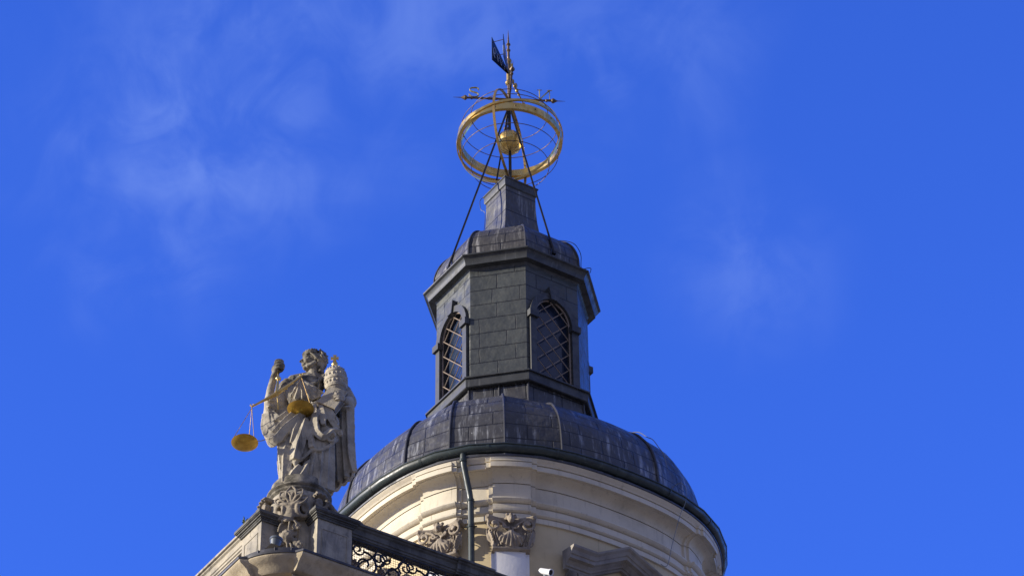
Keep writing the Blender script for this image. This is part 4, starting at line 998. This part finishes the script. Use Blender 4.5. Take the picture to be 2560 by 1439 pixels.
# hair: curled locks swept back, and the low crown on the forehead
m = MB(); rnd = random.Random(3)
m.ell(H(.11, 0, .02), .14, .15, .18, rot=HR); m.ell(H(.14, 0, -.08), .12, .13, .15, rot=HR)
for q in range(130):
    a = rnd.uniform(-1.45, 1.45); b = rnd.uniform(-1.0, 1.45)
    lx, ly, lz = .08+.18*math.cos(a)*math.cos(b), .165*math.sin(a)*math.cos(b), .03+.19*math.sin(b)
    if lx < .02 and lz < .06: continue
    if lx < -.02: continue
    p = H(lx, ly, lz); w = HR @ Vector((rnd.uniform(-.3, 1), rnd.uniform(-1, 1)*.6, rnd.uniform(-1.4, .3))).normalized()*.05
    m.tube(spline([p-w, p+Vector((.012, rnd.uniform(-.02, .02), .01)), p+w], 3), [.02, .03, .018], 6)
for q in range(16):
    p = H(.16+rnd.uniform(-.04, .05), rnd.uniform(-.12, .12), -.17); m.tube(spline([p+Vector((-.01, 0, .13)), p+Vector((.03, 0, 0)), p+Vector((-.01, 0, -.12))], 4), [.03, .034, .02], 6)
for sg in (-1, 1):
    for q in range(5): m.tube(spline([H(-.085+.02*q, sg*(.115+.008*q), .09-.01*q), H(-.045+.02*q, sg*(.145+.004*q), .05-.02*q), H(.02+.02*q, sg*.155, .035-.025*q)], 4), [.014, .022, .02], 6)
m.carve('hair', M['statue'], st, .011, 1, .004, 20)
m = MB(); cq = HR @ Matrix.Rotation(R(-20), 3, 'Y'); cc = H(-.04, 0, .105)
for dz, rr_ in ((0, .145), (.028, .15), (.056, .148)): m.tube([cc+cq @ Vector((rr_*math.cos(a), rr_*.93*math.sin(a), dz)) for a in np.linspace(0, 2*math.pi, 40, endpoint=False)], .016, 6, closed=True)
for q in range(16):
    a = 2*math.pi*q/16; p = cq @ Vector((.148*math.cos(a), .138*math.sin(a), .062)); m.ell(cc+p, .019, .019, .024 if q % 2 else .032)
m.ell(cc+cq @ Vector((-.12, 0, .085)), .025, .03, .035)
m.carve('crown', M['statue'], st, .011, 1, .003, 20)

# ---- book in the crook of the arm
bk_ = thing('book', D0+S(830, 995, -.3), 'thick closed stone book held edge-on under the tiara by the statue', 'book')
bo = S(830, 995, -.3)
a_, b_, c_ = S(827, 962, -.30)-bo, S(795, 1003, -.34)-bo, S(829, 1028, -.38)-bo
ex = (b_-a_); ey = (c_-b_); ez = ex.cross(ey).normalized()
if ez.y > 0: ez = -ez
m = MB(); cen = (a_+c_)/2+Vector((.02, 0, -.01))
Lx, Ly = ex.length, ey.length; exn, eyn = ex.normalized(), (ey-ex.normalized()*ey.dot(ex.normalized())).normalized()
m.box(cen+ez*.05, exn, eyn, ez, Lx, Ly*1.05, .028); m.box(cen-ez*.11, exn, eyn, ez, Lx, Ly*1.05, .028)
m.box(cen-eyn*(Ly*.5)-ez*.03, exn, eyn, ez, Lx, .03, .17); m.build('cover', M['statue'], bk_, smooth=False)
m = MB(); m.box(cen-ez*.03, exn, eyn, ez, Lx*.95, Ly*.97, .128)
for q in range(5): m.box(cen-ez*(.085-.027*q), exn, eyn, ez, Lx*.955, Ly*.975, .006)
m.build('pages', M['stone'], bk_, smooth=False)
# ---- triple tiara
tb = S(838, 978, -.22)
ti = thing('tiara', D0+tb, 'bulbous three-tiered stone papal tiara with golden orb and cross', 'tiara')
tilt = Matrix.Rotation(R(-4), 3, 'Y')
prof = [(.02, -.06), (.15, -.05), (.185, .02), (.205, .12), (.213, .22), (.21, .31), (.19, .41), (.155, .49), (.10, .55), (.03, .575)]
m = MB(); m.lathe(prof, (0, 0, 0), 30, rot=tilt)
def trad(z):
    for i in range(len(prof)-1):
        if prof[i][1] <= z <= prof[i+1][1]: return lerp(prof[i][0], prof[i+1][0], (z-prof[i][1])/(prof[i+1][1]-prof[i][1]))
    return .1
for z in (.04, .075, .205, .24, .37, .40):
    r = trad(z)+.006; m.tube([tilt @ Vector((r*math.cos(a), r*math.sin(a), z)) for a in np.linspace(0, 2*math.pi, 40, endpoint=False)], .013, 6, closed=True)
for z in (.14, .30, .46):
    for q in range(18):
        a = 2*math.pi*q/18; r = trad(z)+.004; p = tilt @ Vector((r*math.cos(a), r*math.sin(a), z)); m.ell(p, .02, .02, .036 if q % 2 else .022)
    for q in range(36):
        a = 2*math.pi*q/36; r = trad(z-.03)+.004; m.ell(tilt @ Vector((r*math.cos(a), r*math.sin(a), z-.045)), .011, .011, .011, 6, 4)
m.carve('crown_tiers', M['statue'], ti, .0095, 1, .002, 20)
m = MB(); m.ell(tilt @ Vector((0, 0, .635)), .063, .063, .063, 20, 14); orb = m.build('orb', M['gold'], ti)
m = MB(); o_ = tilt @ Vector((0, 0, .70))
for k in range(4):
    q2 = Matrix.Rotation(k*math.pi/2, 3, 'Y'); a1 = q2 @ Vector((0, 0, 1)); s1 = q2 @ Vector((1, 0, 0)); ln = .075
    m.prism([(-.014, 0), (.014, 0), (.036, ln), (-.036, ln)], o_+Vector((0, 0, .085)), s1, a1, Vector((0, 1, 0)), -.011+.0003*k, .011+.0003*k)
m.prism([(-.02, -.03), (.02, -.03), (.012, .07), (-.012, .07)], o_, Vector((1, 0, 0)), UPZ, Vector((0, 1, 0)), -.009, .009)
m.build('cross', M['gold'], ti, smooth=False)

# ---- balance scale
pv = S(686, 979, -.52)
sc_ = thing('balance_scale', D0+pv, 'gilded balance scale with two round pans hanging from the statue\'s fist', 'scale')
def q3(u, v, y): return S(u, v, y)-pv
L_, R_ = q3(623, 1011, -.50), q3(749, 935, -.54)
m = MB(); m.tube([L_, L_*.5, Vector((0, 0, 0)), R_*.5, R_], [.018, .027, .042, .027, .018], 8); m.ell((0, 0, 0), .05, .035, .06)
bd = (R_-L_).normalized(); pn_ = bd.cross(Vector((0, 1, 0))).normalized()
if pn_.z < 0: pn_ = -pn_
for sg in (-1, 1):
    for q in range(1, 4): m.ell(bd*(sg*.07*q)+pn_*-.025, .018)
    e = R_ if sg > 0 else L_
    m.tube([e+Vector((.03*math.sin(a), 0, .03-.03*math.cos(a))) for a in np.linspace(-2.4, 2.6, 12)], .012, 6)
m.build('beam', M['gold'], sc_)
hb = fc-pv+Vector((.005, -.005, -.09))
m = MB(); m.tube([Vector((0, 0, 0)), Vector((0, 0, .12)), q3(687, 944, -.42), hb], [.05, .032, .028, .022], 8); m.ell(q3(687, 942, -.42), .055, .055, .05, 14, 10); m.tube([Vector((-.0, 0, -.05)), Vector((.02, .0, -.14)), Vector((.03, .1, -.3))], .011, 6); m.build('handle', M['gold'], sc_)
for e, pcx in ((L_, q3(609, 1103, -.50)), (R_, q3(750, 1021, -.54))):
    m = MB(); prof_ = [(.001, -.035), (.13, -.027), (.205, -.01), (.243, .018), (.25, .022), (.243, .026), (.19, .006), (.001, -.02)]
    rt = Matrix.Rotation(R(-6), 3, 'X'); m.lathe(prof_, pcx, 36, rot=rt, cap=False); pan = m.build('pan', M['goldmatt'], sc_)
    m = MB()
    for k in range(3):
        a = R(80+120*k); p = pcx+rt @ Vector((.237*math.cos(a), .237*math.sin(a), .024)); m.tube([e+Vector((0, 0, -.03)), p], .0065, 5)
    m.tube([e+Vector((0, 0, .0)), e+Vector((0, 0, -.06))], .012, 6)
    m.build('chain', M['goldworn'], pan)
m = MB(); m.tube(spline([q3(641, 1097, -.45), q3(652, 1097, -.43), q3(664, 1093, -.38)], 4), .009, 5); m.build('stay', M['wire'], sc_)

# ================================================================== SMALL THINGS
# floodlight at the foot of the pedestal
fl = T(.02, .10, -1.22); fo = thing('floodlight', fl, 'grey bell-shaped floodlight aimed upward at the statue from the lead ledge', 'floodlight')
rt = Vector((.12, .1, 1)).to_track_quat('Z', 'Y').to_matrix()
m = MB(); m.lathe([(.03, .05), (.06, .06), (.075, .11), (.10, .24), (.105, .26), (.12, .27), (.12, .31), (.105, .315), (.105, .29)], (0, 0, 0), 24, rot=rt, cap=False); m.build('housing', M['grey'], fo)
m = MB(); m.lathe([(.002, .292), (.105, .294)], (0, 0, 0), 24, rot=rt, cap=False); m.build('lens', M['black'], fo)
m = MB(); m.tube([(0, 0, -.04), (0, 0, .07)], .03, 8); m.box((0, 0, -.03), (1, 0, 0), (0, 1, 0), UPZ, .16, .10, .02); m.build('bracket', M['grey'], fo, smooth=False)
# security camera on the drum wall
nrel = 19.4; pc = pol(nrel, drumR(nrel), 35.33); dn = dirv(24); tn = Vector((-dn.y, dn.x, 0))
cmo = thing('security_camera', pc, 'white bullet security camera on a junction box beside the window pediment', 'camera')
m = MB(); m.box(dn*.06+UPZ*-.12+tn*.02, tn, dn, UPZ, .24, .12, .16); m.build('junction_box', M['camwhite'], cmo, smooth=False)
ad = (tn*.55+dn*.75-UPZ*.55).normalized(); c0 = dn*.18+UPZ*.08-tn*.06; rt = ad.to_track_quat('Z', 'Y').to_matrix()
m = MB(); m.lathe([(.045, -.10), (.062, -.09), (.062, .17), (.07, .175), (.07, .22), (.058, .22), (.056, .19)], c0, 20, rot=rt, cap=False); m.lathe([(.002, -.10), (.045, -.10)], c0, 20, rot=rt, cap=False); m.build('housing', M['camwhite'], cmo)
m = MB(); m.lathe([(.002, .192), (.057, .192)], c0, 20, rot=rt, cap=False); m.build('lens', M['black'], cmo)
m = MB(); m.tube([dn*.08-UPZ*.05, dn*.14+UPZ*.0-tn*.04, c0], .022, 8); m.build('arm', M['camwhite'], cmo)
# cables
def cable(name, pts, r, label, mat='wire', k=6):
    m = MB(); P = [V3(p) for p in pts]; o0 = P[0]; m.tube(spline([p-o0 for p in P], k), r, 5); o = m.build(name, M[mat]); o.location = o0; return tag(o, label, 'cable')
cable('hanging_cable', [pol(63, drumR(63)+.30, 38.42), pol(63.6, drumR(63)+.52, 38.52), pol(64.2, drumR(63)+.64, 38.36), pol(64, drumR(63)+.62, 38.0), pol(63.5, drumR(63)+.50, 37.72), pol(63, drumR(63)+.30, 37.1), pol(62.6, drumR(63)+.16, 36.6), pol(61.2, drumR(61)+.08, 36.62)], .007, 'thin wire hanging over the gutter down the shaded right side of the drum')
hp = [p.lerp(q, .35) for p, q in zip(cols[6], cols[7])]
cable('lightning_cable', [p+Vector((p.x, p.y, 0)).normalized()*.06+UPZ*(.06+.05*(i % 2)) for i, p in enumerate(hp[6:13])], .009, 'pale lightning cable lying along the right ridge of the big dome')
cr = [octring(r+.03, z)[3]+UPZ*(.03) for r, z in [(1.1, 46.76), (1.44, 46.58), (1.66, 46.40), (1.78, 46.18), (1.84, 45.95), (1.84, 45.6), (2.02, 45.52), (2.09, 45.47), (2.06, 45.36)]]
cable('lightning_cable', cr, .009, 'dark lightning cable looping down the right hip of the small upper roof', 'iron')
sx = [pol(-90, .66, 48.74), pol(-92, .74, 48.66), pol(-92, .72, 48.4), pol(-91, .62, 48.25), pol(-91, .64, 47.8), pol(-91, .72, 47.3), pol(-91, .86, 46.95)]
cable('lightning_cable', sx, .007, 'thin lightning cable clipped to the left edge of the square roof shaft', 'iron')
# weeds on the left pier coping
wd_ = T(.0, 1.12, 0.0); m = MB(); rnd = random.Random(5)
for q in range(26):
    a = rnd.uniform(0, 6.28); h = rnd.uniform(.03, .09); d = Vector((math.cos(a), math.sin(a), 0)); p = Vector((rnd.uniform(-.06, .06), rnd.uniform(-.06, .06), 0))
    s_ = d.cross(UPZ)*.008; tip = p+d*.05+UPZ*h
    m.add([p-s_, p+s_, (p+tip)*.5+s_*1.6+UPZ*.02, tip, (p+tip)*.5-s_*1.6+UPZ*.02], [[0, 1, 2, 3, 4]])
o = m.build('weed_tuft', M['leaf'], smooth=False, norm=False); o.location = wd_; tag(o, 'small green weed tuft growing on the left pier coping', 'weed')
